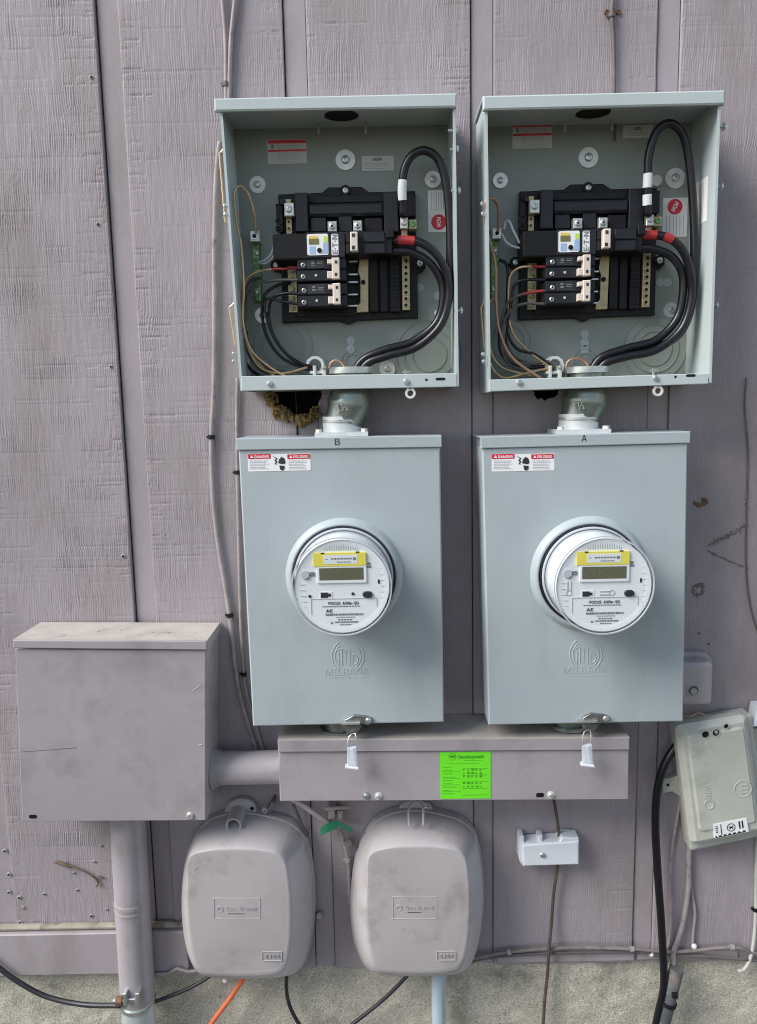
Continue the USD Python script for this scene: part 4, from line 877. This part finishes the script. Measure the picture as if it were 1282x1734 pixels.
t.add('lid_side', prism(q2, .1060, .003), 'mauve_metal', li)
t.add('slot', block(49, 1380, 62, 1386, .1060, .1050, 0, .0025), 'soft_black', fcv)
t.add('screw', screwhead(P(322, 1381, .1055), .0062, .0035), 'aluminium', fcv)
t.add('scratch', [stick(P(325, 1171, .1055), P(340, 1160, .1055), .0006, 6), stick(P(336, 1262, .1055), P(343, 1261, .1055), .0009, 6)], 'mauve_top', fcv)
t.add('scratch', [stick(P(38, 1273, .1053), P(130, 1266, .1053), .0007, 6)], 'cable_dark_paint', fcv)

# ------------------------------------------------------------------ conduits
d = .052
t = Thing('conduit', 'short horizontal mauve conduit between junction box and wireway', 'conduit', P(415, 1330, d))
a, b = P(345, 1301, d), P(476, 1299, d); b[2] = a[2]
t.add('pipe', stick(a, b, .0290, 40), 'mauve_metal')
a2 = P(361, 1301, d); a2[2] = a[2]
t.add('collar', sweep(np.array([a2, a2 + [.004, 0, 0], a2 + [.0045, 0, 0], a2 + [.011, 0, 0]]), [.036, .036, .0325, .0325], 14), 'mauve_metal')
d = .040
t = Thing('conduit', 'large vertical mauve conduit below the junction box, bare metal at its foot', 'conduit', [P(236, 1700, d)[0], -d, 0])
a, b = P(217, 1400, d), P(234, 1700, d); cx = (a[0] + b[0]) / 2
dirv = (b - a); tt = lambda v: a + dirv * ((P(225, v, d)[2] - a[2]) / dirv[2])
t.add('pipe', stick(tt(1340), tt(1684), .0315, 48), 'mauve_metal')
t.add('coupling', sweep(np.array([tt(1520), tt(1521.5), tt(1527), tt(1529)]), [.0317, .0326, .0326, .0317], 48), 'mauve_metal')
t.add('coupling', sweep(np.array([tt(1533), tt(1534), tt(1536), tt(1537)]), [.0317, .0322, .0322, .0317], 48), 'mauve_metal')
end = tt(1684); bot = end.copy(); bot = end + dirv * ((0.0 - end[2]) / dirv[2])
t.add('bare_pipe', stick(tt(1683), bot, .0312, 48), 'galvanised')
# ragged lower edge of the paint
pts = []
t.add('paint_edge', sweep(np.array([tt(1683.5), tt(1690)]), [.0316, .0314], 48), 'cable_painted')
cl = Thing('ground_clamp', 'rusty ground clamp bolted round the foot of the large conduit', 'clamp', tt(1697))
cm = tt(1696)
cl.add('band', sweep(np.array([cm + [0, 0, .004], cm + [0, 0, -.003]]), .0335, 40), 'zinc')
cl.add('jaw', [block(208, 1683, 214, 1704, .082, .055, .001), block(229, 1683, 236, 1704, .082, .055, .001), block(214, 1692, 229, 1698, .078, .062, .001)], 'zinc')
cl.add('bolt', [stick(P(192, 1695, .07), P(240, 1693, .07), .0032, 10)], 'zinc')
cl.add('nut', [sweep(np.array([P(197, 1695, .07), P(207, 1694.5, .07)]), .0085, 6)], 'rust')
t = Thing('conduit', 'pale blue grey plastic conduit running down below the right dome cover', 'conduit', [P(742, 1690, .03)[0], -.03, 0])
a = P(742, 1640, .03); t.add('pipe', stick(a + [0, 0, .03], np.array([a[0] + .002, -.03, 0]), .0135, 28), 'pvc_blue')
t.add('coupling', stick(a + [0, 0, .01], a + [0, 0, .03], .016, 28), 'pvc_blue')
t = Thing('conduit', 'dark weathered pipe stub at the lower right with a worn open end', 'conduit', P(1123, 1734, .03))
a, b = P(1146, 1640, .03), P(1123, 1734, .03); c = b + (b - a) * 1.2
hollow = sweep(np.array([a + (b - a) * .02, a, a + (b - a) * .003, a + (b - a) * .15]), [.0125, .0125, .0095, .0095], 28)
t.add('pipe', [sweep(np.array([a, c]), .0125, 28)], 'pvc_dark')
t.add('worn_end', sweep(np.array([a - (b - a) * .004, a + (b - a) * .42]), [.0131, .0129], 28), 'pipe_worn')
t.add('zip_tie', [sweep(np.array([a + (b - a) * .58, a + (b - a) * .64]), .0150, 20), block(1140, 1685, 1149, 1692, .05, .04, .001)], 'soft_black')

# ------------------------------------------------------------------ dome covers of the telephone and cable boxes
DB, DFR = .006, .098
OUT_A = pp([(619, 1416), (605, 1446), (597, 1488), (594, 1540), (599, 1592), (612, 1628), (632, 1643), (704, 1646), (780, 1643), (800, 1628), (812, 1590), (819, 1530), (817, 1472), (809, 1418), (786, 1391), (742, 1378), (702, 1372), (662, 1377), (634, 1393)], .022)
PLA_A = pp([(622, 1448), (652, 1438), (702, 1436), (754, 1437), (786, 1446), (792, 1488), (793, 1541), (789, 1600), (780, 1632), (764, 1643), (704, 1645), (650, 1643), (635, 1634), (627, 1600), (622, 1541), (624, 1490)], DFR)
def dome_cover(lab, dx, hasp, text_boxes):
    off = np.array(dx)
    o = smooth_poly(OUT_A + off, 120, 2); pl = smooth_poly(PLA_A + off, 120, 2)
    oc, pc = o.mean(0), pl.mean(0)
    def ringat(s, dd, grow=0.0):
        r = o * (1 - s) + pl * s; c = r.mean(0); return np.concatenate([c + (r - c) * (1 + grow), np.full((len(r), 1), dd)], 1)
    t = Thing('dome_cover', lab, 'utility box', [oc[0], 0, o[:, 1].min()])
    t.add('back_flange', loft([ringat(0, .003, .015), ringat(0, .020, .015), ringat(0, .0225, .008), ringat(.02, .0226, 0)]), 'mauve_plastic', smooth=40)
    prof = spline(np.array([(.02, .022, 0), (.05, .031, 0), (.14, .043, 0), (.34, .060, 0), (.56, .0765, 0), (.74, .0880, 0), (.88, .0942, 0), (1.0, .0962, 0)]), .02)
    rings = [ringat(.02, .022)] + [ringat(q_[0], q_[1]) for q_ in prof[1:]]
    last = rings[-1][:, :2]; c = last.mean(0)
    for g in (.95, .8, .5, .2): rings.append(np.concatenate([c + (last - c) * g, np.full((len(last), 1), .0965 + .0015 * (1 - g))], 1))
    cv = t.add('cover', loft(rings), 'mauve_plastic', smooth=True)
    return t, cv, off

sh_A = np.zeros(2)
ctrA = P(706, 1508, .022)[[0, 2]]; ctrB = P(419, 1512, .022)[[0, 2]]
tA, cvA, _ = dome_cover('right of two mauve dome covers, steel hasp at its top, above the pale blue conduit', (0, 0), None, None)
tB, cvB, offB = dome_cover('left of two mauve dome covers, round screw boss at its top, above the orange cable', ctrB - ctrA, None, None)
for t, cv, (ua, va, ub, vb), (pa, pb, pc_, pd), seedtxt in ((tA, cvA, (665, 1519, 739, 1556), (740, 1611, 771, 1626), '1996'), (tB, cvB, (362, 1521, 440, 1555), (444, 1612, 477, 1627), '2002')):
    d = .0972; k = px(ua, va, d)
    fr4 = lambda a_, b_, c_, d_: [sweep(np.array([P(*p0, d), P(*p1, d)]), .0009, 6) for p0, p1 in (((a_, b_), (c_, b_)), ((c_, b_), (c_, d_)), ((c_, d_), (a_, d_)), ((a_, d_), (a_, b_)))]
    t.add('raised_frame', fr4(ua, va, ub, vb), 'mauve_plastic', cv)
    t.add('raised_letters', [words('Time Warner', ua + 20, va + 13, ub - 4, va + 22, d, P, 0, False, .0009), ring(P(ua + 11, va + 18, d), .0058, .0042, .001, 20), ring(P(ua + 12, va + 18, d), .003, .0018, .001, 16), lines(ua + 24, va + 25, ub - 22, va + 28, 1, d + .0003, P, 40, 1.3)], 'mauve_plastic', cv)
    t.add('date_frame', fr4(pa, pb, pc_, pd), 'mauve_plastic', cv)
    t.add('date_letters', words('8 2 0 0', pa + 5, pb + 4, pc_ - 4, pd - 4, d, P, 0, False, .0009), 'mauve_plastic', cv)
for t, cv, segs in ((tB, cvB, ((379, 1496, 386, 1505), (372, 1562, 401, 1589), (440, 1592, 463, 1604), (352, 1548, 366, 1560), (330, 1474, 336, 1470))), (tA, cvA, ((700, 1583, 706, 1588), (696, 1616, 702, 1620), (655, 1490, 662, 1497), (752, 1560, 757, 1572)))):
    t.add('scuff', [stick(P(a_, b_, .0962), P(c_, d_, .0962), .0008, 6) for a_, b_, c_, d_ in segs], 'cable_dark_paint', cv)
# right cover: bent steel strap; left cover: boss with security screw
tA.add('hanging_lug', prism(smooth_poly(pp([(677, 1362), (700, 1355), (728, 1360), (735, 1378), (725, 1392), (690, 1392), (676, 1378)], .012), 40, 1), .014, .004, .002), 'mauve_plastic')
tA.add('hasp', [tube([(693, 1398, .072), (692, 1376, .06), (694, 1364, .05), (704, 1358, .045), (715, 1364, .05), (717, 1376, .06), (717, 1398, .072)], .0022, 8)], 'mauve_metal')
tA.add('screw', screwhead(P(722, 1368, .014), .0045, .003), 'zinc')
lug = smooth_poly(pp([(380, 1372), (388, 1358), (410, 1351), (428, 1358), (435, 1370), (434, 1386), (410, 1392), (382, 1386)], .014), 40, 1)
tB.add('hanging_lug', prism(lug, .016, .004, .002), 'mauve_plastic')
bc = P(403, 1376, .016)
bs = tB.add('screw_boss', [ring(bc, .0145, .0105, .045, 32), prism(rrect(bc[0] - .0145, bc[2] - .022, bc[0] - .0115, bc[2]), .060, .016, .001), prism(rrect(bc[0] + .0115, bc[2] - .022, bc[0] + .0145, bc[2]), .060, .016, .001)], 'mauve_plastic')
tB.add('security_screw', [disc(bc + [0, -.002, 0], .0103, .001, 24)], 'soft_black', bs); tB.add('security_screw', [ring(bc + [0, -.003, 0], .0058, .0030, .012, 20)], 'zinc', bs)
tB.add('slot', disc(P(427, 1369, .0158), .0038, .0005, 16), 'soft_black')

# ------------------------------------------------------------------ bonding bridge, small box and tilted network box
t = Thing('bonding_bridge', 'small white plastic bonding bridge on the siding below the wireway', 'terminal block', P(930, 1467, .03))
bd = t.add('body', [prism(pp([(884, 1431), (981, 1424), (981, 1465), (886, 1468)], .036), .036, .004, .003), prism(pp([(880, 1417), (887, 1417), (888, 1430), (884, 1466), (879, 1455)], .030), .030, .003, .001)], 'white_plastic')
t.add('wire_gate', [block(911, 1416, 919, 1434, .030, .01, .002), prism(pp([(938, 1429), (948, 1424), (952, 1417), (980, 1419), (981, 1432), (940, 1434)], .033), .034, .006, .002)], 'white_plastic', bd)
t.add('screw', screwhead(P(919, 1448, .036), .0052, .003), 'zinc', bd)

t = Thing('small_box', 'small mauve box with a round recessed button, right of the meter box marked A', 'utility box', P(1175, 1196, .02))
sb = t.add('body', prism(rect(1128, 1124, 1208, 1195, .058, .008), .058, .003, .006), 'mauve_plastic', smooth=40)
t.add('top_ear', prism(pp([(1130, 1105), (1195, 1105), (1205, 1116), (1206, 1130), (1130, 1130)], .02), .022, .003, .003), 'mauve_plastic')
t.add('button_ring', ring(P(1174, 1169, .0578), .0125, .0085, .0016, 32), 'mauve_plastic', sb); t.add('recess', disc(P(1174, 1169, .0577), .0088, .0005, 28), 'cable_dark_paint', sb)
t.add('button', disc(P(1174, 1170, .058), .0058, .004, 24), 'mauve_plastic', sb)

nq = [(1141, 1229), (1272, 1208), (1300, 1412), (1168, 1440)]
t = Thing('network_box', 'tilted pale green network box with three holes and a black and white sticker', 'utility box', P(1230, 1440, .02))
def rounded(q, r):
    s = Polygon(q).buffer(-r).buffer(r, quad_segs=4); return np.array(s.exterior.coords)[:-1]
b_ = t.add('base', prism(rounded(pp(nq, .03), .006), .034, .003, .003), 'nid_plastic')
t.add('seam', prism(rounded(inset(ccw(pp(nq, .036)), .003), .006), .038, .030, .0005), 'nid_plastic')
nc = inset(ccw(pp(nq, .06)), .0045)
cvn = t.add('cover', prism(rounded(nc, .010), .060, .034, .010), 'nid_plastic', smooth=40)
t.add('raised_face', prism(rounded(pp([(1163, 1246), (1262, 1230), (1284, 1395), (1184, 1412)], .064), .009), .0635, .058, .0045), 'nid_plastic', cvn)
t.add('ear', prism(pp([(1121, 1319), (1139, 1316), (1150, 1312), (1156, 1352), (1146, 1345), (1138, 1340), (1122, 1343)], .014), .016, .003, .0015), 'nid_plastic', b_)
t.add('ear_hole', disc(P(1131, 1329, .0158), .0030, .0005, 16), 'soft_black', b_)
for (u, v, r) in ((1194, 1243, .0062), (1212, 1240, .0062), (1229, 1229, .0040)):
    t.add('hole', [disc(P(u, v, .0628), r, .0012, 24)], 'soft_black', cvn); t.add('hole_rim', ring(P(u, v, .0628), r * 1.25, r * .98, .0022, 24), 'nid_plastic', cvn)
t.add('hole_screw', screwhead(P(1213, 1240, .0640), .0034, .001), 'zinc', cvn)
d = .0636
t.add('raised_letters', [words('WIRE', 1184, 1339, 1214, 1348, d, P, -82, False, .0008), ring(P(1201, 1362, d), .009, .0075, .001, 24), words('TII', 1251, 1329, 1271, 1341, d, P, -82, False, .0008), ring(P(1258, 1336, d), .016, .0145, .0008, 28)], 'nid_plastic', cvn)
sq = [(1208, 1396), (1264, 1385), (1268, 1408), (1211, 1420)]
d = .0640
t.add('sticker', prism(pp(sq, d), d + .0003, d - .008), 'paper_white', cvn)
t.add('sticker_print', [words('AT&T', 1207, 1402.5, 1221, 1406.5, d + .0003, P, 98, True, .0003), ring(P(1238, 1401, d + .0001), .0078, .0062, .0006, 24), prism(rrect(*(P(1238, 1401, d)[[0, 2]] - [.0045, .001]), *(P(1238, 1401, d)[[0, 2]] + [.0045, .001]), 0, rot=45), d + .0006, d), prism(rrect(*(P(1238, 1401, d)[[0, 2]] - [.0045, .001]), *(P(1238, 1401, d)[[0, 2]] + [.0045, .001]), 0, rot=-20), d + .0006, d),
      prism(pp([(1219.5, 1396), (1221, 1395.7), (1223, 1413), (1221.5, 1413.4)], d), d + .0006, d), prism(pp([(1211, 1416), (1262, 1405.5), (1262.5, 1408.5), (1211.5, 1419.2)], d), d + .0006, d)] + [prism(pp([(1250 + i * 5, 1391 - i), (1252.5 + i * 5, 1390.5 - i), (1254.5 + i * 5, 1402.5 - i), (1252 + i * 5, 1403 - i)], d), d + .0006, d) for i in range(2)], 'print_black', cvn)
t.add('sticker_letters', [prism(pp([(1214 + i * 8, 1416 - i * 1.7), (1217 + i * 8, 1415.4 - i * 1.7), (1217.4 + i * 8, 1417.2 - i * 1.7), (1214.4 + i * 8, 1417.8 - i * 1.7)], d + .0007), d + .0009, d + .0004) for i in range(6)], 'paper_white', cvn)
t.add('wire_bail', tube([(1150, 1209, .03), (1160, 1213, .03), (1172, 1212, .03), (1184, 1207, .03), (1194, 1212, .03)], .0012, 6), 'wire_tan')
t.add('latch_wire', tube([(1194, 1226, .05), (1198, 1222, .05), (1210, 1220, .05), (1214, 1224, .05)], .0012, 6), 'zinc')

t = Thing('white_clip', 'sliver of white plastic at the right edge beside the network box', 'clip', P(1284, 1240, .02))
t.add('body', [prism(pp([(1283, 1196), (1296, 1196), (1296, 1232), (1276, 1230)], .03), .032, .004, .002)], 'white_plastic')
t.add('foot', [block(1273, 1234, 1300, 1290, .022, .003, .002)], 'nid_plastic')

# ------------------------------------------------------------------ cables on the wall
def wallcable(name, lab, pts, r, m_, clips=(), seg=10, group=None, clipmat='soft_black', cat_='cable'):
    c = spline([P(*p) for p in pts], .008)
    if not clips: return solo(name, lab, cat_, sweep(c, r, seg), m_, group, smooth=True)
    t = Thing(name, lab, cat_, c[-1], group); t.add('jacket', sweep(c, r, seg), m_, smooth=True)
    for (u, v) in clips:
        i = np.argmin(np.linalg.norm(c - P(u, v, .008), axis=1)); i = min(max(i, 1), len(c) - 2); tv = c[i + 1] - c[i - 1]; tv /= np.linalg.norm(tv)
        t.add('clip', [sweep(np.array([c[i] - tv * .0035, c[i] + tv * .0035]), r * 1.55, 10), stick(c[i] + [-.006, -.001, 0], c[i] + [-.006, .004, 0], .0022, 8)], clipmat)
    return t
Q_ = .006
wallcable('wall_cable', 'left of two painted cables running down into the left breaker panel hood', [(373, -60, Q_), (377, 0, Q_), (382, 70, Q_), (383, 160, Q_), (384, 240, Q_)], .0035, 'cable_painted', [(383, 140)], clipmat='cable_dark_paint')
wallcable('wall_cable', 'right of two painted cables running down into the left breaker panel hood', [(403, -60, Q_), (398, 0, Q_), (391, 70, Q_), (388, 160, Q_), (388, 240, Q_)], .0037, 'cable_painted')
wallcable('wall_cable', 'long painted cable wandering down the wall between junction box and meter box marked B', [(372, 240, Q_), (366, 300, Q_), (363, 420, Q_), (363, 560, Q_), (362, 660, Q_), (358, 740, Q_), (360, 830, Q_), (368, 910, Q_), (380, 985, Q_), (390, 1050, Q_), (397, 1120, Q_), (407, 1180, Q_), (424, 1240, Q_), (440, 1290, Q_)], .0040, 'cable_painted', [(358, 740), (388, 1040)])
wallcable('wall_cable', 'painted cable half hidden along the left edge of the meter box marked B', [(402, 640, .005), (401, 740, .005), (404, 900, .005), (408, 1060, .005), (415, 1160, .005), (428, 1210, .005), (445, 1270, .005)], .0030, 'cable_painted', [(405, 800), (413, 1143)])
t = wallcable('wall_cable', 'dark weathered cable at the top right, held by a clamp with two screws', [(1040, -60, Q_), (1038, 0, Q_), (1036, 25, Q_), (1039, 70, Q_), (1040, 160, Q_), (1040, 240, Q_)], .0034, 'cable_dark_paint', [(1036, 20)], clipmat='cable_dark_paint')
for u in (1027, 1047): t.add('screw', screwhead(P(u, 20, .002), .0042, .003), 'rust')
wallcable('wall_wire', 'thin painted wire wandering down the far right of the wall', [(1264, 640, .003), (1261, 690, .003), (1266, 760, .003), (1264, 860, .003), (1263, 950, .003), (1268, 1010, .003), (1280, 1060, .003), (1300, 1100, .003)], .0014, 'cable_dark_paint', seg=6, cat_='wire')
wallcable('drop_cable', 'thick black cable hanging from behind the tilted network box to the ground', [(1165, 1240, .02), (1146, 1262, .025), (1125, 1295, .03), (1113, 1340, .03), (1110, 1400, .03), (1114, 1480, .03), (1119, 1550, .03), (1123, 1620, .03), (1124, 1672, .03), (1114, 1720, .03), (1100, 1790, .03)], .0072, 'cable_black', seg=14)
wallcable('wall_cable', 'thinnest painted cable down the siding left of the network box foot', [(1155, 1340, Q_), (1144, 1400, Q_), (1136, 1460, Q_), (1136, 1530, Q_), (1137, 1565, Q_), (1133, 1595, Q_), (1128, 1608, Q_)], .0028, 'cable_painted')
wallcable('wall_cable', 'thick painted cable from the network box foot into the pipe stub', [(1172, 1400, .012), (1167, 1445, .01), (1166, 1500, .01), (1158, 1555, .01), (1148, 1592, .01), (1141, 1612, .012), (1140, 1635, .02), (1144, 1655, .03)], .0048, 'cable_painted')
wallcable('wall_cable', 'short painted cable right of the thick one below the network box', [(1167, 1480, Q_), (1172, 1515, Q_), (1177, 1545, Q_), (1174, 1580, Q_), (1173, 1600, Q_)], .0028, 'cable_painted')
wallcable('wall_cable', 'main painted cable running level along the foot of the siding at the right', [(760, 1630, .014), (806, 1622, .014), (862, 1612, .014), (960, 1605, .014), (1070, 1607, .014), (1140, 1612, .012), (1240, 1604, .012), (1270, 1612, .012), (1310, 1622, .012)], .0034, 'cable_dusty', [(862, 1611), (1070, 1606), (1243, 1604)], clipmat='mauve_metal')
wallcable('wall_cable', 'thinner dark cable just under the level painted cable at the right', [(770, 1634, .012), (830, 1622, .012), (930, 1614, .012), (1070, 1612, .012), (1130, 1618, .012), (1200, 1620, .012), (1300, 1628, .012)], .0026, 'cable_dark_paint')
wallcable('wall_cable', 'off white cable at the right edge, frayed at its lower end', [(1284, 1400, Q_), (1281, 1480, Q_), (1280, 1540, Q_), (1277, 1590, .01), (1270, 1625, .012), (1260, 1642, .014), (1250, 1645, .016)], .0034, 'cable_grey', [(1279, 1543)])
wallcable('ground_wire', 'brown copper ground wire from the wireway through the white bonding bridge to the ground', [(935, 1340, .03), (939, 1360, .025), (944, 1390, .022), (947, 1420, .02), (946, 1450, .02), (944, 1470, .018), (938, 1510, .014), (934, 1560, .014), (930, 1605, .022), (927, 1650, .014), (922, 1700, .014), (916, 1800, .014)], .0030, 'cable_brown', cat_='wire')
wallcable('ground_cable', 'black cable drooping across the concrete to the clamp at the lower left', [(-60, 1590, .03), (-10, 1632, .03), (30, 1662, .03), (80, 1688, .034), (140, 1701, .045), (204, 1703, .068)], .0046, 'cable_weathered', seg=12)
wallcable('ground_cable', 'black cable rising from the clamp to the left dome cover', [(250, 1700, .05), (275, 1692, .035), (315, 1676, .025), (345, 1660, .02), (375, 1640, .02)], .0034, 'cable_weathered')
wallcable('orange_cable', 'orange cable slanting down from the left dome cover', [(432, 1625, .03), (418, 1648, .03), (390, 1690, .03), (357, 1734, .035), (310, 1800, .04)], .0046, 'cable_orange', seg=12)
wallcable('drop_cable', 'black cable curling down from the right corner of the left dome cover', [(488, 1625, .02), (485, 1660, .018), (487, 1690, .016), (497, 1718, .016), (520, 1755, .016)], .0036, 'cable_weathered')
wallcable('drop_cable', 'black cable slanting down from the right dome cover', [(708, 1630, .03), (690, 1652, .03), (650, 1692, .025), (600, 1732, .025), (550, 1770, .025)], .0036, 'cable_weathered')
wallcable('wall_cable', 'painted cable end between the large conduit and the left dome cover', [(262, 1650, .024), (285, 1648, .024), (300, 1640, .026), (318, 1645, .024), (345, 1642, .022)], .0032, 'cable_painted')
# between the dome covers
wallcable('wall_cable', 'dark cable dropping from the wireway beside the left dome cover', [(486, 1340, .02), (500, 1370, .015), (510, 1395, .012), (520, 1416, .012)], .0030, 'cable_dark_paint', [(524, 1416)], clipmat='cable_dark_paint')
wallcable('wall_cable', 'mauve pipe slanting under the wireway toward the green ribbon', [(478, 1345, .02), (510, 1362, .02), (545, 1386, .02), (562, 1398, .02)], .0050, 'strip_paint')
wallcable('wall_cable', 'painted cable hanging below the green ribbon', [(576, 1398, .015), (582, 1425, .01), (588, 1450, .008), (591, 1490, .006), (592, 1530, .006)], .0034, 'cable_painted', [(584, 1458)], clipmat='mauve_metal')
rb = Thing('ribbon', 'green ribbon tied to the fittings between the two dome covers', 'ribbon', P(570, 1400, .03))
def strip(pts, w, th=.0008):
    c = spline([P(*p) for p in pts], .004); lo = c - [0, 0, w / 2]; hi = c + [0, 0, w / 2]; n = len(c); o = np.array([0, th, 0])
    v = np.concatenate([lo, hi, lo + o, hi + o]); f = []
    for i in range(n - 1): f += [[i, i + 1, n + i + 1], [i, n + i + 1, n + i], [2 * n + i, 3 * n + i + 1, 2 * n + i + 1], [2 * n + i, 3 * n + i, 3 * n + i + 1], [n + i, n + i + 1, 3 * n + i + 1], [n + i, 3 * n + i + 1, 3 * n + i], [i, 2 * n + i + 1, i + 1], [i, 2 * n + i, 2 * n + i + 1]]
    return trimesh.Trimesh(v, np.array(f), process=False)
rb.add('tail', strip([(543, 1409, .034), (555, 1402, .040), (570, 1396, .036)], .017), 'ribbon_green')
rb.add('tail', strip([(568, 1393, .036), (580, 1399, .034), (597, 1407, .030)], .009), 'ribbon_green')
ft = Thing('ground_fitting', 'cluster of painted ground fittings above the green ribbon', 'fitting', P(568, 1385, .02))
ft.add('body', [block(556, 1368, 567, 1388, .03, .004, .002), block(571, 1374, 580, 1390, .026, .004, .002)], 'cable_painted')
ft.add('bolt', [stick(P(550, 1370, .03), P(592, 1366, .03), .0036, 8), sweep(np.array([P(572, 1404, .02), P(580, 1420, .02)]), .004, 8)], 'cable_painted')
ft.add('nut', sweep(np.array([P(589, 1428, .004), P(589, 1428, .022)]), .008, 6), 'cable_dark_paint')
cl = Thing('pipe_clip', 'small dark clip on the siding at the upper right of the left dome cover', 'clip', P(452, 1372, .02))
cl.add('strap', [block(456, 1358, 461, 1376, .03, .004, .001, rot=-30)], 'cable_dark_paint'); cl.add('bolt', screwhead(P(449, 1370, .02), .006, .008), 'mauve_metal')
bl = Thing('bolt', 'bolt head standing off the siding between the dome covers', 'bolt', P(540, 1552, .002))
bl.add('head', sweep(np.array([P(541, 1551, .003), P(541, 1551, .013)]), .006, 6), 'mauve_metal'); bl.add('washer', disc(P(541, 1551, .002), .008, .0015, 18), 'mauve_metal')
for (u, v, lab) in ((1101, 1611, 'white nail head left of the black drop cable foot'), (1173, 1598, 'white nail head right of the thick painted cable')):
    solo('nail', lab, 'nail', lathe([(.002, -.004), (.002, .006), (.0052, .0065), (.0045, .0095), (.002, .011), (0, .011)], P(u, v, .004), 16), 'paper_white')
solo('nail', 'small pale nail head under the left dome cover', 'nail', lathe([(.002, -.004), (.002, .006), (.004, .0065), (.0035, .009), (0, .010)], P(382, 1656, .004), 16), 'paper_white')

# ------------------------------------------------------------------ debris: foam in the hole, twig, dark vine
r_ = np.random.default_rng(3)
def clump(poly, n, s, d0, d1, seed):
    r_ = np.random.default_rng(seed); out = []
    pts = spline([P(u, v, 0) for u, v in poly], .001)
    for i in range(n):
        p = pts[r_.integers(len(pts))] + [r_.normal(0, .0055), 0, r_.normal(0, .0045)]; p[1] = -r_.uniform(d0, d1)
        m = trimesh.creation.icosphere(subdivisions=1, radius=1); v = np.array(m.vertices); v *= s * r_.uniform(.15, 1.5, 3) * (1 + .30 * r_.normal(size=(len(v), 1))); m.vertices = v; m.apply_translation(p); out.append(m)
    return cat(*out)
solo('foam_debris', 'torn yellow foam round the hole under the left breaker panel', 'foam', clump([(459, 664), (459, 684), (468, 696), (484, 702), (500, 708), (518, 712), (530, 702), (534, 692)], 120, .0042, -.004, .010, 1), 'foam', kind='stuff', smooth=False)
solo('twig', 'dry twig stuck to the siding left of the large conduit', 'twig', [tube([(92, 1459, .003), (108, 1463, .005), (130, 1470, .006), (148, 1478, .005), (163, 1489, .004)], .0016, 6), tube([(94, 1460, .003), (106, 1463, .006), (122, 1468, .005)], .0028, 6), tube([(160, 1486, .004), (166, 1494, .004), (164, 1501, .004)], .0020, 6), tube([(162, 1488, .004), (170, 1484, .004), (176, 1488, .003)], .0012, 6)], 'twig', smooth=True)
def scruff(pts, n, seed, s=.0011, dens=.0035):
    """Flat crumbs scattered along a line on the siding."""
    r_ = np.random.default_rng(seed); c = spline([P(u, v, .0006) for u, v in pts], .002); out = []
    for i in range(n * 4):
        p = c[r_.integers(len(c))] + [r_.normal(0, dens), 0, r_.normal(0, dens)]
        m = trimesh.creation.icosphere(subdivisions=1, radius=1); v = np.array(m.vertices) * (s * r_.uniform(.4, 1.5), .0006, s * r_.uniform(.4, 1.5)); m.vertices = v; m.apply_translation(p); out.append(m)
    return out
solo('dark_vee', 'dark vine tendrils in a sideways vee on the wall at the right', 'flecks', scruff([(1266, 888), (1240, 903), (1198, 925)], 42, 1, .0009, .0024) + scruff([(1198, 932), (1230, 948), (1264, 962)], 28, 2, .0007, .0010), 'dark_fleck', kind='stuff')  # flat dark flecks scattered along two lines
for (u, v, lab, sd) in ((1187, 852, 'rusty bracket scar on the wall right of the meter box marked A, upper one', 4), (1183, 994, 'rusty round bracket scar on the wall right of the meter box marked A, lower one', 5)):
    solo('bracket_scar', lab, 'scar', scruff([(u - 10, v), (u - 2, v + 4), (u + 8, v - 2), (u + 4, v - 6)] if sd == 4 else [(u - 8, v), (u + 6, v - 4), (u + 6, v + 10), (u - 4, v + 14), (u - 9, v + 4)], 40, sd, .0010, .002), 'rust' if sd == 4 else 'dark_fleck')
